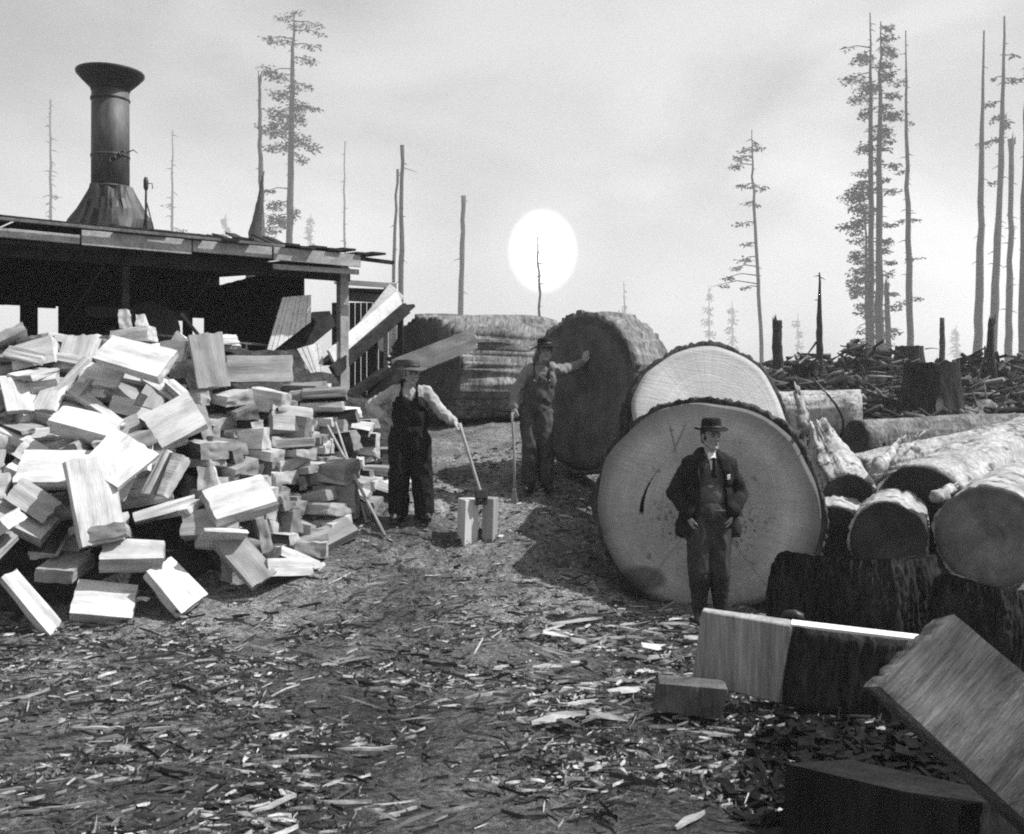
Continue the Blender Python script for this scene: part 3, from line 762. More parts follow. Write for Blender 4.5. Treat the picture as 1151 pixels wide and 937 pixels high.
# right
tree('pine_tree', 'leaning sparse conifer with tufts hanging on its left side', [(858, 440), (853, 330), (848, 240), (846, 190), (845, 146)], [3.4, 2.8, 2.2, 1.5, .5], 100,
     [(833, 178, 20, 6, 34), (826, 188, 14, 6, 26), (840, 168, 20, 6, 30), (853, 166, 14, 6, 20), (838, 208, 18, 5, 26), (856, 210, 16, 6, 24), (842, 228, 14, 5, 18), (852, 230, 8, 4, 10), (834, 252, 22, 5, 22), (838, 275, 14, 5, 18), (836, 292, 18, 8, 26), (826, 302, 14, 5, 18), (820, 312, 16, 5, 20), (812, 321, 14, 4, 12), (836, 324, 12, 4, 12), (850, 160, 8, 5, 12)], 8, 14)
TC = 'tight cluster of tall snags right of the pale rounds'
xl = lambda y: 980
tree('pine_tree', 'tallest ragged conifer of the snag cluster, foliage on its left side', [(980, 440), (979, 300), (979, 120), (978, 14)], [5, 4.4, 3, .6], 78,
     scatter_clumps(xl, 60, 260, 20, (12, 30), (6, 12), -1, 2.6) + [(960, 222, 30, 14, 90), (958, 216, 20, 10, 60), (966, 234, 28, 10, 60), (956, 254, 32, 8, 60), (966, 270, 24, 10, 50), (958, 318, 20, 14, 60), (966, 330, 22, 12, 60), (962, 306, 18, 12, 40), (966, 372, 22, 8, 24), (952, 55, 18, 3, 10)] + scatter_clumps(xl, 270, 405, 16, (10, 26), (6, 12), -1, 2.6), 26, 15, group=TC)
tree('dead_tree', 'thick straight trunk in the middle of the snag cluster, tufted near its top', [(989, 440), (988, 300), (989, 140), (990, 24)], [7, 5.4, 3.4, .7], 76,
     scatter_clumps(lambda y: 990, 30, 160, 14, (10, 22), (5, 9), 1, 2.6) + [(1000, 62, 18, 10, 50), (994, 72, 18, 8, 40), (1008, 92, 20, 4, 16)] + scatter_clumps(lambda y: 991, 150, 400, 16, (8, 20), (4, 8), 1, 2.2), 24, 16, group=TC)
tree('dead_tree', 'short broken dark trunk on the right of the snag cluster', [(999, 440), (998, 380), (997, 318)], [5.5, 4.4, 3.2], 82, [(1010, 372, 16, 8, 24)], 6, 17, group=TC, splint=True)
tree('dead_tree', 'thin trunk on the left of the snag cluster', [(975, 440), (974, 330), (973, 236)], [3, 2.4, 1.2], 84, scatter_clumps(lambda y: 973, 250, 400, 6, (8, 18), (5, 9), -1, 2), 10, 18, group=TC)
tree('dead_tree', 'single tall trunk standing right of the cluster above the square stump', [(1024, 430), (1021, 270), (1019, 150), (1018, 34)], [5.4, 4, 2.6, .6], 80,
     [(1014, 193, 12, 4, 14), (1026, 248, 18, 3, 14), (1028, 290, 22, 3, 16), (1014, 248, 12, 3, 10), (1026, 336, 18, 5, 20), (1016, 340, 14, 6, 20), (1026, 138, 8, 4, 8), (1014, 90, 10, 4, 10)], 22, 19)
tree('dead_tree', 'tall grey flare-based trunk, left of the paired grey trunks at the right', [(1097, 445), (1100, 360), (1103, 200), (1106, 34)], [8, 6, 4, 1.0], 82, (), 12, 20)
tree('dead_tree', 'tall grey tufted trunk, right-hand one of the paired grey trunks', [(1113, 445), (1119, 320), (1126, 160), (1129, 18)], [7.5, 5.6, 4, 1.0], 80,
     [(1114, 116, 16, 5, 24), (1120, 134, 20, 8, 40), (1110, 160, 20, 5, 24), (1134, 138, 10, 12, 34), (1122, 156, 16, 6, 24), (1118, 88, 10, 5, 12), (1136, 64, 10, 4, 12), (1140, 90, 16, 4, 14), (1116, 206, 8, 6, 12)], 16, 21)
tree('dead_tree', 'broken-topped crooked trunk near the right edge', [(1133, 445), (1134, 360), (1136, 260), (1137, 156)], [7, 5, 4, 3.6], 84, (), 12, 22, splint=True)
tree('dead_tree', 'dark tall trunk cut by the right edge of the view', [(1149, 445), (1149, 330), (1152, 200), (1154, 60)], [6, 5, 4, 2], 70, [(1142, 90, 18, 5, 20)], 10, 23)
SG = 'short burnt snags'
tree('snag', 'short black burnt snag standing up beyond the slim white log', [(1119, 458), (1117, 430), (1114, 395), (1115, 358)], [9, 5, 4.5, 3], 27, (), 3, 24, mat='char', group=SG, splint=True)
tree('snag', 'shattered black snag with a hollow top, right behind the bright round', [(874, 440), (874, 410), (873, 380), (874, 360)], [7.5, 6, 5.5, 5], 30, (), 2, 25, mat='char', group=SG, splint=True)
tree('snag', 'thin black snag braced by a slanting fallen branch', [(921, 440), (921, 400), (921, 368), (921, 306)], [4.5, 4, 3.4, .8], 33, (), 3, 26, mat='char', group=SG, limbs=[(918, 384, 905, 402, 1.4), (905, 402, 893, 420, 1.2)])
tree('snag', 'thin broken post of a snag right of the square stump', [(1058, 430), (1058, 390), (1059, 357)], [3.6, 3, 2.4], 45, (), 1, 27, group=SG, limbs=[(1040, 392, 1056, 392, .8)])

# ---------------------------------------------------------------- mill shed
SU = Vector((.81, .587, 0)); SV = Vector((-.587, .81, 0))          # along its front, into its depth
S0 = Vector((-2.25, 13.55, 0))                                     # right front corner
def S(u, v, z): return S0 + SU * u + SV * v + Vector((0, 0, z))
def ray_uv(px, py, v):
    """where the sight line through a photo point meets the shed plane at depth v"""
    d = Vector(((px - CX) / F, 1, -(py - HY) / F)); o = Vector((0, 0, ZC)); p0 = S(0, v, 0)
    t = (p0 - o).dot(SV) / d.dot(SV); p = o + d * t
    return (p - S0).dot(SU), p.z
SROT = Matrix((SU, SV, Vector((0, 0, 1)))).transposed()
shed = empty('mill_shed', S(-4, 2.5, 1.2)); so = shed.location.copy()
def sb(mb, u0, u1, v0, v1, z0, z1, jit=0.0):
    mb.box(S((u0 + u1) / 2, (v0 + v1) / 2, (z0 + z1) / 2) - so, (abs(u1 - u0), abs(v1 - v0), abs(z1 - z0)), SROT, jit=jit)
def boards_wall(name, v, u0, u1, z0, z1, holes, mat, w=.24, th=.035):
    """vertical boards nailed side by side, sawn round the openings"""
    mb = MB(); u = u0; rr_ = random.Random(int(abs(v) * 100) + 3)
    cuts = sorted({u0, u1} | {h for a in holes for h in (a[0], a[1]) if u0 < h < u1})
    edges = []
    for a, b in zip(cuts[:-1], cuts[1:]):
        k = max(1, round((b - a) / w)); edges += [(a + (b - a) * i / k, a + (b - a) * (i + 1) / k) for i in range(k)]
    for a, b in edges:
        spans = [(z0, z1)]
        m = (a + b) / 2
        for (ha, hb, hz0, hz1) in holes:
            if ha < m < hb:
                j0 = hz0 + rr_.uniform(-.03, .03); j1 = hz1 + rr_.uniform(-.03, .03)
                new = []
                for s0_, s1_ in spans:
                    if j1 <= s0_ or j0 >= s1_: new.append((s0_, s1_)); continue
                    if j0 > s0_: new.append((s0_, j0))
                    if j1 < s1_: new.append((j1, s1_))
                spans = new
        dv = rr_.uniform(0, .02)
        for s0_, s1_ in spans: sb(mb, a + .001, b - .001, v + dv, v + dv + th, s0_, s1_)
    return mb.build(name, mat, shed)
ROOFZ = 3.92
VB = 5.2
def hole(px0, py0, px1, py1, v):
    a = ray_uv(px0, py1, v); b = ray_uv(px1, py0, v)
    return (min(a[0], b[0]), max(a[0], b[0]), a[1], b[1])
HB = [hole(-12, 342, 23, 378, VB), hole(43, 345, 66, 379, VB), hole(183, 355, 206, 386, VB), hole(217, 357, 230, 384, VB), hole(25, 279, 36, 286, VB), hole(63, 282, 82, 288, VB), hole(182, 291, 206, 297, VB), hole(280, 301, 296, 304, VB)]
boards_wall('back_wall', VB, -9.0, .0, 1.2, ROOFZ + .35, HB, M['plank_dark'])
# right gable end, left open at the front for the chute
mb = MB()
for i in range(16):
    v = 1.5 + i * .235
    sb(mb, -.04 - .02 * (i % 2), 0 - .02 * (i % 2), v, v + .23, 1.2, ROOFZ + .1)
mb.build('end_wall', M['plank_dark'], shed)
mb = MB()
for i in range(24):
    v = i * .225
    sb(mb, -8.9, -8.86, v, v + .22, .4, ROOFZ + .1)
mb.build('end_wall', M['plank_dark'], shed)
# low boarding behind the heap
mb = MB()
for k in range(7): sb(mb, -9, -.2, .02, .06, .3 + k * .25, .3 + k * .25 + .243)
mb.build('low_front_wall', M['plank_dark'], shed)
# roof: sheathing, rough shakes with a ragged front edge
mb = MB(); r3 = random.Random(9)
for i in range(46):
    u0 = -9.2 + i * .208; e = r3.uniform(.0, .20); dz = r3.uniform(0, .045)
    a = S(u0 + .1, -.22 - e, ROOFZ + .06 + dz) - so; b = S(u0 + .1, VB + .3, ROOFZ + .42 + dz) - so
    mb.beam(a, b, .205, .03, up=(0, 0, 1))
mb.build('roof', M['plank_dark'], shed)
mb = MB()
for i in range(9):
    a = S(-9 + i * 1.1, .04, ROOFZ - .07) - so; b = S(-9 + i * 1.1, VB, ROOFZ + .30) - so
    mb.beam(a, b, .06, .13); 
    if i in (0, 1, 2, 3, 4, 5, 6, 7, 8): mb.build('rafter', M['plank_dark'], shed); mb = MB()
def fascia(u0, z0, u1, z1, h, v, mat, t=.03, jit=.0):
    m2 = MB(); m2.beam(S(u0, v, z0) - so, S(u1, v, z1) - so, t, h, up=(0, 0, 1)); return m2.build('fascia_board', mat, shed, bevel=.004)
rf = random.Random(2); u = -9.1; k = 0
while u < -.1:
    u1 = min(.05, u + rf.uniform(.9, 1.9)); h = rf.uniform(.10, .185); dz = rf.uniform(-.02, .015); k += 1
    fascia(u, ROOFZ - .045 + dz, u1 - rf.uniform(.004, .03), ROOFZ - .05 + dz + rf.gauss(0, .014), h, -.27 - .012 * (k % 2), M['plank'] if rf.random() < .7 else M['plank_grey'])
    u = u1
fascia(-5.9, ROOFZ + .075, -1.1, ROOFZ + .055, .035, -.36, M['plank_grey'])
fascia(-1.2, ROOFZ - .20, .03, ROOFZ - .185, .07, -.22, M['plank'])
fascia(-6.4, ROOFZ - .17, -3.3, ROOFZ - .15, .05, -.20, M['plank_dark'])
for (u, w) in ((-.04, .13), (-2.95, .09), (-6.1, .11)):
    m2 = MB(); sb(m2, u - w / 2, u + w / 2, .07, .07 + w, .9, ROOFZ - .02)
    m2.build('post', M['plank'] if u > -.1 else M['plank_dark'], shed, bevel=.006)
m2 = MB(); sb(m2, -9.1, .05, .075, .19, ROOFZ - .28, ROOFZ - .10); m2.build('header_beam', M['plank_dark'], shed)
# loose ragged shakes lifting from the roof edge
r3 = random.Random(4)
for k in range(9):
    u, z = ray_uv(252 + k * 8.5, 268 + k * 1.0, .5)
    m2 = MB(); a = S(u, .2, ROOFZ + .10) - so; b = S(u - .18 + r3.uniform(-.05, .05), .75, ROOFZ + .30 + r3.uniform(-.03, .05)) - so
    m2.beam(a, b, .16, .02); m2.build('loose_shake', M['plank_dark'], shed)
m2 = MB(); m2.beam(S(-3.2, -.2, ROOFZ + .12) - so, S(.55, -.25, ROOFZ - .02) - so, .05, .05); m2.build('roof_pole', M['plank_dark'], shed)
for k in range(5):
    u = -8.2 + k * 1.25; m2 = MB()
    m2.beam(S(u, -.26, ROOFZ + .11) - so, S(u + 1.2, -.24, ROOFZ + .09 + r3.uniform(-.03, .03)) - so, .12, .025); m2.build('roof_batten', M['plank_dark'], shed)
tag(shed, 'long open-fronted board shed with a flat ragged roof, behind the heap of blocks', 'shed')

# ---------------------------------------------------------------- smokestack and vent pipe behind the shed roof
D = 19.0; s = D / F
root = empty('smokestack', W(124, 300, D)); o0 = root.location
def zz(py): return (300 - py) * s
MB().lathe([(20.5 * s, zz(232)), (20.3 * s, zz(160)), (20.2 * s, zz(102))], n=40, wob=.03).build('stack_pipe', M['iron'], root, True)
MB().lathe([(20.4 * s, zz(103)), (21 * s, zz(100)), (24 * s, zz(97)), (30 * s, zz(91)), (36 * s, zz(84.5)), (36.6 * s, zz(82.5)), (36.2 * s, zz(81.6)), (33 * s, zz(84)), (25 * s, zz(91)), (18 * s, zz(98))], n=48).build('flared_cap', M['iron_dark'], root, True)
for py, q in ((112, .5), (176, .35), (211, .6)):
    MB().lathe([(20.2 * s, zz(py + 1.4)), ((20.6 + q) * s, zz(py + 1.2)), ((20.6 + q) * s, zz(py - 1.2)), (20.2 * s, zz(py - 1.4))], n=40).build('seam_band', M['iron'], root, True)
MB().lathe([(48 * s, zz(275)), (41 * s, zz(258)), (37 * s, zz(248)), (30 * s, zz(236)), (27 * s, zz(228)), (23 * s, zz(216)), (20.8 * s, zz(210))], n=44, wob=.4, seed=3).build('hood', M['iron_dark'], root, False)
for k in range(7):
    a = -2.2 + k * .38
    m2 = MB(); p0 = Vector((math.cos(a) * 26 * s, math.sin(a) * 26 * s, zz(226))); p1 = Vector((math.cos(a) * 42 * s, math.sin(a) * 42 * s, zz(262)))
    m2.beam(p0, p1, 4 * s, 1.6 * s); m2.build('hood_strap', M['iron_dark'], root)
r3 = random.Random(8); m2 = MB()
for k in range(26):
    t = k / 25; a = -1.35 + .9 * t; q = 20.8 * s
    p = Vector((math.cos(a) * q, math.sin(a) * q, zz(186 - 14 * t)))
    m2.tube([p, p + Vector((r3.uniform(-2, 3) * s, -.6 * s, r3.uniform(-4, 3) * s)), p + Vector((r3.uniform(-3, 5) * s, -1.2 * s, r3.uniform(-5, 3) * s))], [.9 * s, 1.1 * s, .2 * s], 5)
m2.tube([Vector((20 * s, -3 * s, zz(172))), Vector((27 * s, -3 * s, zz(169))), Vector((32 * s, -3 * s, zz(173)))], [.8 * s, .7 * s, .3 * s], 5)
m2.build('torn_wire', M['iron_dark'], root)
tag(root, 'sooty iron smokestack with a flared cap and black hood above the shed roof', 'smokestack')
root = empty('vent_pipe', W(164, 300, 18.2)); s = 18.2 / F
def zz(py): return (300 - py) * s
MB().tube([(0, 0, zz(300)), (0, 0, zz(222)), (.6 * s, 0, zz(203))], [1.4 * s, 1.3 * s, 1.2 * s], 8).build('pipe', M['iron_dark'], root, True)
MB().lathe([(1.3 * s, zz(214)), (2.6 * s, zz(211)), (2.7 * s, zz(203)), (1.6 * s, zz(199))], n=14).build('whistle', M['iron_dark'], root, True)
for x in (17, -6):
    MB().tube([(x * s, 0, zz(290 if x > 0 else 280)), (1 * s, 0, zz(228))], .8 * s, 6).build('brace', M['iron_dark'], root, True)
MB().tube([(2 * s, 0, zz(206)), (7 * s, 0, zz(206)), (7.5 * s, 0, zz(212))], .6 * s, 6).build('lever', M['iron_dark'], root, True)
tag(root, 'thin black steam whistle pipe with slanting brace beside the smokestack', 'steam whistle')

# ---------------------------------------------------------------- chutes and machinery
root = empty('slatted_chute', S(-1.0, 1.4, 1.2)); o0 = root.location.copy()
def panel(ptl, ptr, pbr, pbl, v, n, mat, name, gap=.012, th=.025):
    c = [S(ray_uv(px, py, v)[0], v, ray_uv(px, py, v)[1]) for px, py in (ptl, ptr, pbr, pbl)]
    m2 = MB()
    for i in range(n):
        a, b = i / n, (i + 1) / n - gap
        q = [c[0].lerp(c[1], a), c[0].lerp(c[1], b), c[3].lerp(c[2], b), c[3].lerp(c[2], a)]
        e = SV * (th + .006 * (i % 2)); f = SV * (-.004 * (i % 3))
        m2.prism([p + f - o0 for p in q], e)
    return m2.build(name, mat, root)
panel((318, 334), (350, 331), (350, 361), (298, 401), .15, 8, M['plank_pale'], 'slatted_side')  # both slat panels made pale to stand in for sunlight
panel((334, 392), (362, 384), (364, 420), (352, 424), .15, 5, M['plank_pale'], 'slatted_side')
m2 = MB(); a = ray_uv(298, 411, .5); b = ray_uv(378, 356, .5)
m2.beam(S(a[0], .5, a[1]) - o0, S(b[0], .9, b[1]) - o0, .35, .24); m2.build('trough', M['plank_dark'], root)
tag(root, 'slatted wooden chute slanting up inside the right end of the shed', 'chute')
root = empty('saw_frame', S(-3.2, 2.2, 1.2)); o0 = root.location.copy()
for px, w in ((128, .16), (146, .1)):
    u, _ = ray_uv(px, 360, 2.2); m2 = MB(); m2.beam(S(u, 2.2, 1.0) - o0, S(u, 2.2, 3.0) - o0, w, w); m2.build('upright', M['iron_dark'], root)
u, z = ray_uv(168, 372, 2.2)
m2 = MB(); m = frame(S(u, 2.15, z) - o0, -SV); m2.lathe([(.02, .03), (.42, .03), (.42, -.03), (.02, -.03)], n=36, m=m.to_3x3(), c=m.translation); m2.build('flywheel', M['iron'], root)
u, z = ray_uv(140, 352, 2.2); m2 = MB(); m2.beam(S(u - .5, 2.2, z) - o0, S(u + .9, 2.2, z) - o0, .12, .14); m2.build('cross_beam', M['iron_dark'], root)
tag(root, 'dark block saw frame with flywheel standing in the shade under the shed roof', 'saw frame')
a = ray_uv(172, 376, .3); b = ray_uv(300, 388, .3)
root = empty('pipe_rail', S(a[0], .3, 1.4)); o0 = root.location.copy()
MB().tube([S(a[0], .3, a[1]) - o0, S(b[0], .3, b[1]) - o0], .017, 8).build('rail', M['steel'], root, True)
u, z = ray_uv(277, 386, .3); MB().tube([S(u, .3, 1.2) - o0, S(u, .3, z + .02) - o0], .016, 8).build('stanchion', M['steel'], root, True)
tag(root, 'thin iron rail running along the open front of the shed', 'rail')
a = ray_uv(203, 352, -.1); b = ray_uv(252, 415, -.1)
tag(MB().beam(S(a[0], -.1, a[1]), S(b[0], -.2, b[1]), .05, .04).build('lath', M['plank_dark'], None, bevel=.004), 'dark lath leaning from the heap crest against the shed', 'lath')
# inclined conveyor at the right of the shed
root = empty('conveyor', W(415, 430, 14.2)); o0 = root.location.copy()
def pl(p, q, w, h, mat, name, up=(0, 0, 1)):
    m2 = MB(); m2.beam(W(*p) - o0, W(*q) - o0, w, h, up=up); return m2.build(name, mat, root, bevel=.005)
pl((372, 402, 13.5), (449, 336, 14.6), .05, .24, M['plank_pale'], 'side_board')
pl((372, 402, 14.1), (449, 336, 15.2), .05, .24, M['plank_pale'], 'side_board')
pl((372, 409, 13.8), (452, 344, 14.9), .55, .05, M['plank_dark'], 'bed_board')
pl((374, 418, 13.46), (457, 346, 14.56), .08, .17, M['plank_dark'], 'stringer')
pl((400, 385, 14.6), (446, 326, 14.9), .30, .03, M['plank_pale'], 'cover_board', up=(0, 1, .6))
pl((450, 345, 14.9), (450, 470, 14.9), .09, .09, M['plank_dark'], 'leg')
pl((421, 372, 14.5), (421, 470, 14.5), .09, .09, M['plank_dark'], 'leg')
tag(root, 'inclined plank conveyor with bright side boards rising right of the shed', 'conveyor')
root = empty('loading_platform', W(415, 430, 16.2)); o0 = root.location.copy()
pl((376, 316, 16.2), (446, 321, 16.2), .06, .09, M['plank_pale'], 'rail_board')
pl((384, 333, 16.0), (440, 336, 16.0), .5, .10, M['plank'], 'deck_board')
pl((386, 327, 15.8), (436, 329, 15.8), .7, .05, M['plank_dark'], 'deck_board')
pl((444, 318, 16.2), (444, 470, 16.2), .08, .08, M['plank_pale'], 'post')
pl((434, 318, 16.6), (434, 470, 16.6), .08, .08, M['plank'], 'post')
pl((386, 318, 16.6), (386, 470, 16.6), .10, .10, M['plank_dark'], 'post')
m2 = MB(); q = [W(421, 352, 16.9), W(447, 352, 16.9), W(447, 404, 16.9), W(424, 392, 16.9)]
m2.prism([p - o0 for p in q], (0, .03, 0)); m2.build('end_panel', M['plank_pale'], root)
m2 = MB()
for i in range(9):
    a = W(376 + i * 6.6, 340, 17.2) - o0; m2.beam(a, Vector((a.x, a.y, -1.2)), .09, .03, up=(0, 1, 0))
m2.build('back_boards', M['plank_dark'], root)
tag(root, 'timber loading platform with pale rail behind the inclined conveyor', 'platform')
M['timber'] = surf('timber_face', .3, .5, (2, 7, 7), (3, 60, 60), .3, rough=.85, bs=.4, bd=.01)
o = hexa('squared_timber', 'grey squared timber jutting out in front of the furrowed log end', 'timber',
     [W(440, 404, 13.9), W(533, 368, 13.95), W(537, 391, 13.95), W(443, 429, 13.9)], .16, M['timber'])
# dark offcuts added to fill the shade under the conveyor
r3 = random.Random(31)
for k, (px, py, D, L, ang, lab) in enumerate(((392, 470, 13.0, 1.2, .3, 'dark offcut added for shade, lying lowest under the conveyor'), (415, 455, 13.2, 1.3, -.5, 'dark offcut added for shade, leaning under the middle of the conveyor'), (428, 440, 13.5, 1.1, 1.1, 'dark offcut added for shade, propped steeply behind the man with his hand on his hip'), (402, 438, 13.6, 1.0, .8, 'dark offcut added for shade, topmost under the low end of the conveyor'))):
    c = W(px, py, D); c.z = max(c.z, G(c.x, c.y) + .15); d = Vector((math.cos(ang), .3, math.sin(ang) * .7)).normalized() * L / 2
    tag(MB().beam(c - d, c + d, .34, .12, jit=.02).build('shade_offcut', M['plank_dark'], None, bevel=.01), lab, 'offcut', 'offcuts added as shade under the conveyor')

# ---------------------------------------------------------------- the heap of split cedar blocks
BASE = [(-9.0, 7.9), (-6.6, 8.15), (-4.42, 8.46), (-3.04, 8.9), (-2.2, 9.6), (-1.72, 10.2), (-1.35, 11.2)]
def dist_in(x, y):
    best, sg = 1e9, 1
    for (ax, ay), (bx, by) in zip(BASE[:-1], BASE[1:]):
        vx, vy = bx - ax, by - ay; L = vx * vx + vy * vy
        t = max(0, min(1, ((x - ax) * vx + (y - ay) * vy) / L))
        d = math.hypot(x - ax - t * vx, y - ay - t * vy)
        if d < best: best = d; sg = 1 if vx * (y - ay) - vy * (x - ax) > 0 else -1
    return best * sg
def mound_z(x, y):
    d = dist_in(x, y)
    if d < .30: return -1
    h = (d - .30) * .95; st = .30; k = math.floor(h / st); f = h / st - k
    h = st * (k + min(1, max(0, (f - .35) / .3)))
    return float(np.interp(y, AY, AZ)) + min(h, 1.5)
def build_mound():
    xs = np.arange(-8.9, -1.0, .07); ys = np.arange(7.8, 12.4, .07); vs = []; fs = []; ok = {}
    for j, y in enumerate(ys):
        for i, x in enumerate(xs):
            u = (Vector((x, y, 0)) - S0).dot(SV)
            z = mound_z(x, y)
            if u > -.05 or z < -.5: continue
            ok[(i, j)] = len(vs)
            vs.append((x, y, z - .05 + .06 * noise.noise(Vector((x * 5, y * 5, 0)))))
    for (i, j) in list(ok):
        q = [(i, j), (i + 1, j), (i + 1, j + 1), (i, j + 1)]
        if all(k in ok for k in q): fs.append(tuple(ok[k] for k in q))
    o = MB().add(vs, fs).build('bark_rubble', M['rubble'], None, True)
    tag(o, 'dark bank of bark rubble and sawdust under the heap of blocks', 'rubble', kind='stuff')
build_mound()
VAR = [(.45, .36, .12), (.50, .40, .10), (.44, .44, .09), (.47, .29, .14), (.54, .25, .09), (.42, .33, .17), (.58, .44, .12), (.48, .38, .075), (.50, .22, .12), (.40, .40, .13), (.60, .20, .07), (.52, .46, .14), (.46, .15, .10), (.38, .30, .08), (.50, .18, .05), (.42, .26, .045), (.46, .11, .06)]
SVAR = [(.48, .26, .13), (.5, .2, .11), (.46, .32, .17), (.5, .24, .17), (.48, .38, .12), (.45, .15, .09), (.5, .28, .09), (.47, .22, .20)]
def block_mesh(dims, seed):
    """a riven piece: skewed corners, tapering section, fibres torn along the grain (local X)"""
    r4 = random.Random(seed * 7 + 1); L, Wd, T = dims
    bm = bmesh.new(); bmesh.ops.create_cube(bm, size=1)
    wedge = r4.choice((0, 0, .15, .35, .55)); sk = r4.uniform(-.10, .10); tw = r4.gauss(0, .05)
    for v in bm.verts:
        x, y, z = v.co
        t = 1 - wedge * (y > 0)
        v.co = Vector((x * L * r4.uniform(.93, 1.0), y * Wd * r4.uniform(.84, 1.0) * (1 + sk * (x > 0)), z * T * t * r4.uniform(.78, 1.0) + tw * x * y * 2 * T + (T * wedge * .4 if y > 0 else 0) * r4.choice((0, 0, -1))))
    bmesh.ops.subdivide_edges(bm, edges=list(bm.edges), cuts=8, use_grid_fill=True)
    side = r4.choice((0, 0, 1, 2))     # some pieces still carry the bark of the log on one edge
    for f in bm.faces: f.material_index = 1 if abs(f.normal.x) > .7 else 2 if (side == 1 and f.normal.y > .7) or (side == 2 and f.normal.z < -.7) else 0
    bm.normal_update()
    for v in bm.verts:
        p = Vector((v.co.x * 1.3, v.co.y * 9, v.co.z * 9)) + Vector((seed * 3.1, 0, 0)); q = p * 2.6
        e = (1 - 2 * abs(noise.noise(p))) * .013 + noise.noise(q) * .008
        edge = sum(abs(abs(c) - h) < .012 for c, h in zip(v.co, (L / 2, Wd / 2, T / 2)))
        v.co += v.normal * e * (1.5 if edge >= 2 else 1.0)
        if abs(v.normal.x) > .5: v.co.x += noise.noise(Vector((v.co.y * 16, v.co.z * 16, seed))) * .012
    me = bpy.data.meshes.new('riven_cedar')
    bm.to_mesh(me); bm.free()
    me.materials.append(M['split']); me.materials.append(M['cedar_end']); me.materials.append(M['bark_strip'])
    me.polygons.foreach_set('use_smooth', [True] * len(me.polygons)); me.set_sharp_from_angle(angle=R(38))
    return me
M['bark_strip'] = surf('bark_strip', .02, .07, (2, 9, 9), (6, 50, 50), .5, rough=.95, spec=.08, bs=.7, bd=.02)
BM = [[block_mesh(d, i * 4 + k) for k in range(4)] for i, d in enumerate(VAR)]
SM = [[block_mesh(d, 100 + i * 4 + k) for k in range(4)] for i, d in enumerate(SVAR)]
placed = []      # (object, dims, tone, where)
def put(me, dims, loc, q, tone, name='cedar_block'):
    o = bpy.data.objects.new(name, me); col.objects.link(o)
    o.rotation_mode = 'QUATERNION'; o.location = loc; o.rotation_quaternion = q
    o.color = (tone, tone, tone, 1)
    placed.append((o, dims, tone)); return o
HERO = [  # (px, py, D, dims, face direction, up direction, tone, label): blocks that catch the eye
    (110, 562, 8.8, (.80, .40, .22), (.55, -.80, .22), (-.12, 0, 1), 1.15, 'tall white block standing on end in the middle of the heap face'),
    (133, 513, 9.05, (.50, .46, .12), (.35, -.75, .55), (.55, .1, .8), 1.15, 'diamond-set white block above the tall white standing one'),
    (152, 398, 10.0, (.74, .42, .12), (.10, -.72, .68), (.88, .05, -.38), 1.15, 'broad white slab tilted on the crest, left of the slim shed post'),
    (118, 671, 8.66, (.52, .40, .15), (.30, -.72, .62), (.95, .1, .0), 1.12, 'white squarish block lying at the foot of the heap, front centre'),
    (200, 655, 8.82, (.50, .32, .12), (.50, -.62, .60), (.45, .1, -.8), 1.15, 'white flat block propped at the right foot of the heap, touching the soil'),
    (38, 676, 8.45, (.66, .17, .13), (.60, -.6, .5), (.5, .1, -.85), 1.12, 'narrow white billet leaning down to the soil at the left foot of the heap'),
    (62, 522, 9.1, (.66, .44, .14), (.12, -.62, .77), (.95, 0, .2), 1.1, 'wide white slab lying tilted left of the diamond-set block'),
    (98, 472, 9.55, (.62, .30, .16), (.2, -.45, .85), (.85, .1, -.42), 1.12, 'long white block tipping down to the right above the wide tilted slab'),
    (196, 470, 9.75, (.50, .46, .10), (.15, -.85, .5), (.75, 0, .6), 1.0, 'thin square grey-white block set cornerwise right of the diamond-set block'),
    (236, 405, 10.5, (.60, .34, .10), (.55, -.8, .2), (-.2, .1, 1), .55, 'greyish block standing on edge at the crest against the shed'),
    (290, 413, 10.9, (.72, .30, .20), (.15, -.97, .15), (1, 0, .05), .62, 'long dark-fronted block with a bright top on the crest by the slatted chute'),
    (275, 624, 9.1, (.60, .30, .15), (.25, -.8, .45), (.55, .1, -.85), .6, 'greyish weathered slab leaning at the foot of the heap beside a hollow'),
    (270, 555, 9.3, (.62, .42, .13), (.25, -.68, .68), (.8, .1, .55), 1.0, 'pale flat block tilted up to the right, just above the greyish weathered slab'),
    (150, 616, 8.85, (.54, .34, .15), (.15, -.45, .88), (.9, .1, .2), .8, 'light grey block lying flat below the tall white standing one'),
    (22, 575, 8.8, (.60, .30, .16), (.3, -.7, .62), (.8, .1, -.45), .7, 'grey block slanting down to the right at the left edge'),
    (235, 585, 9.15, (.52, .26, .16), (.1, -.9, .42), (1, 0, .12), .6, 'grey dark-faced block lying level left of the pale tilted-up block'),
    (330, 470, 10.55, (.46, .3, .14), (.5, -.8, .3), (.8, .5, -.1), .8, 'light grey block resting level high in the stacked right end'),
]
def hero():
    out = []
    for px, py, D, dims, n, up, tone, lab in HERO:
        z = Vector(n).normalized(); x = Vector(up); x = (x - z * x.dot(z)).normalized(); y = z.cross(x)
        m = Matrix((x, y, z)).transposed()
        c = W(px, py, D) - z * dims[2] * .5
        o = put(block_mesh(dims, 100 + len(out) * 3 + 1), dims, c, m.to_quaternion(), tone)
        o['label'] = lab; o['category'] = 'cedar block'; o['group'] = 'split cedar blocks of the heap'
        out.append(o)
    return out
heroes = hero(); hero_n = len(heroes)
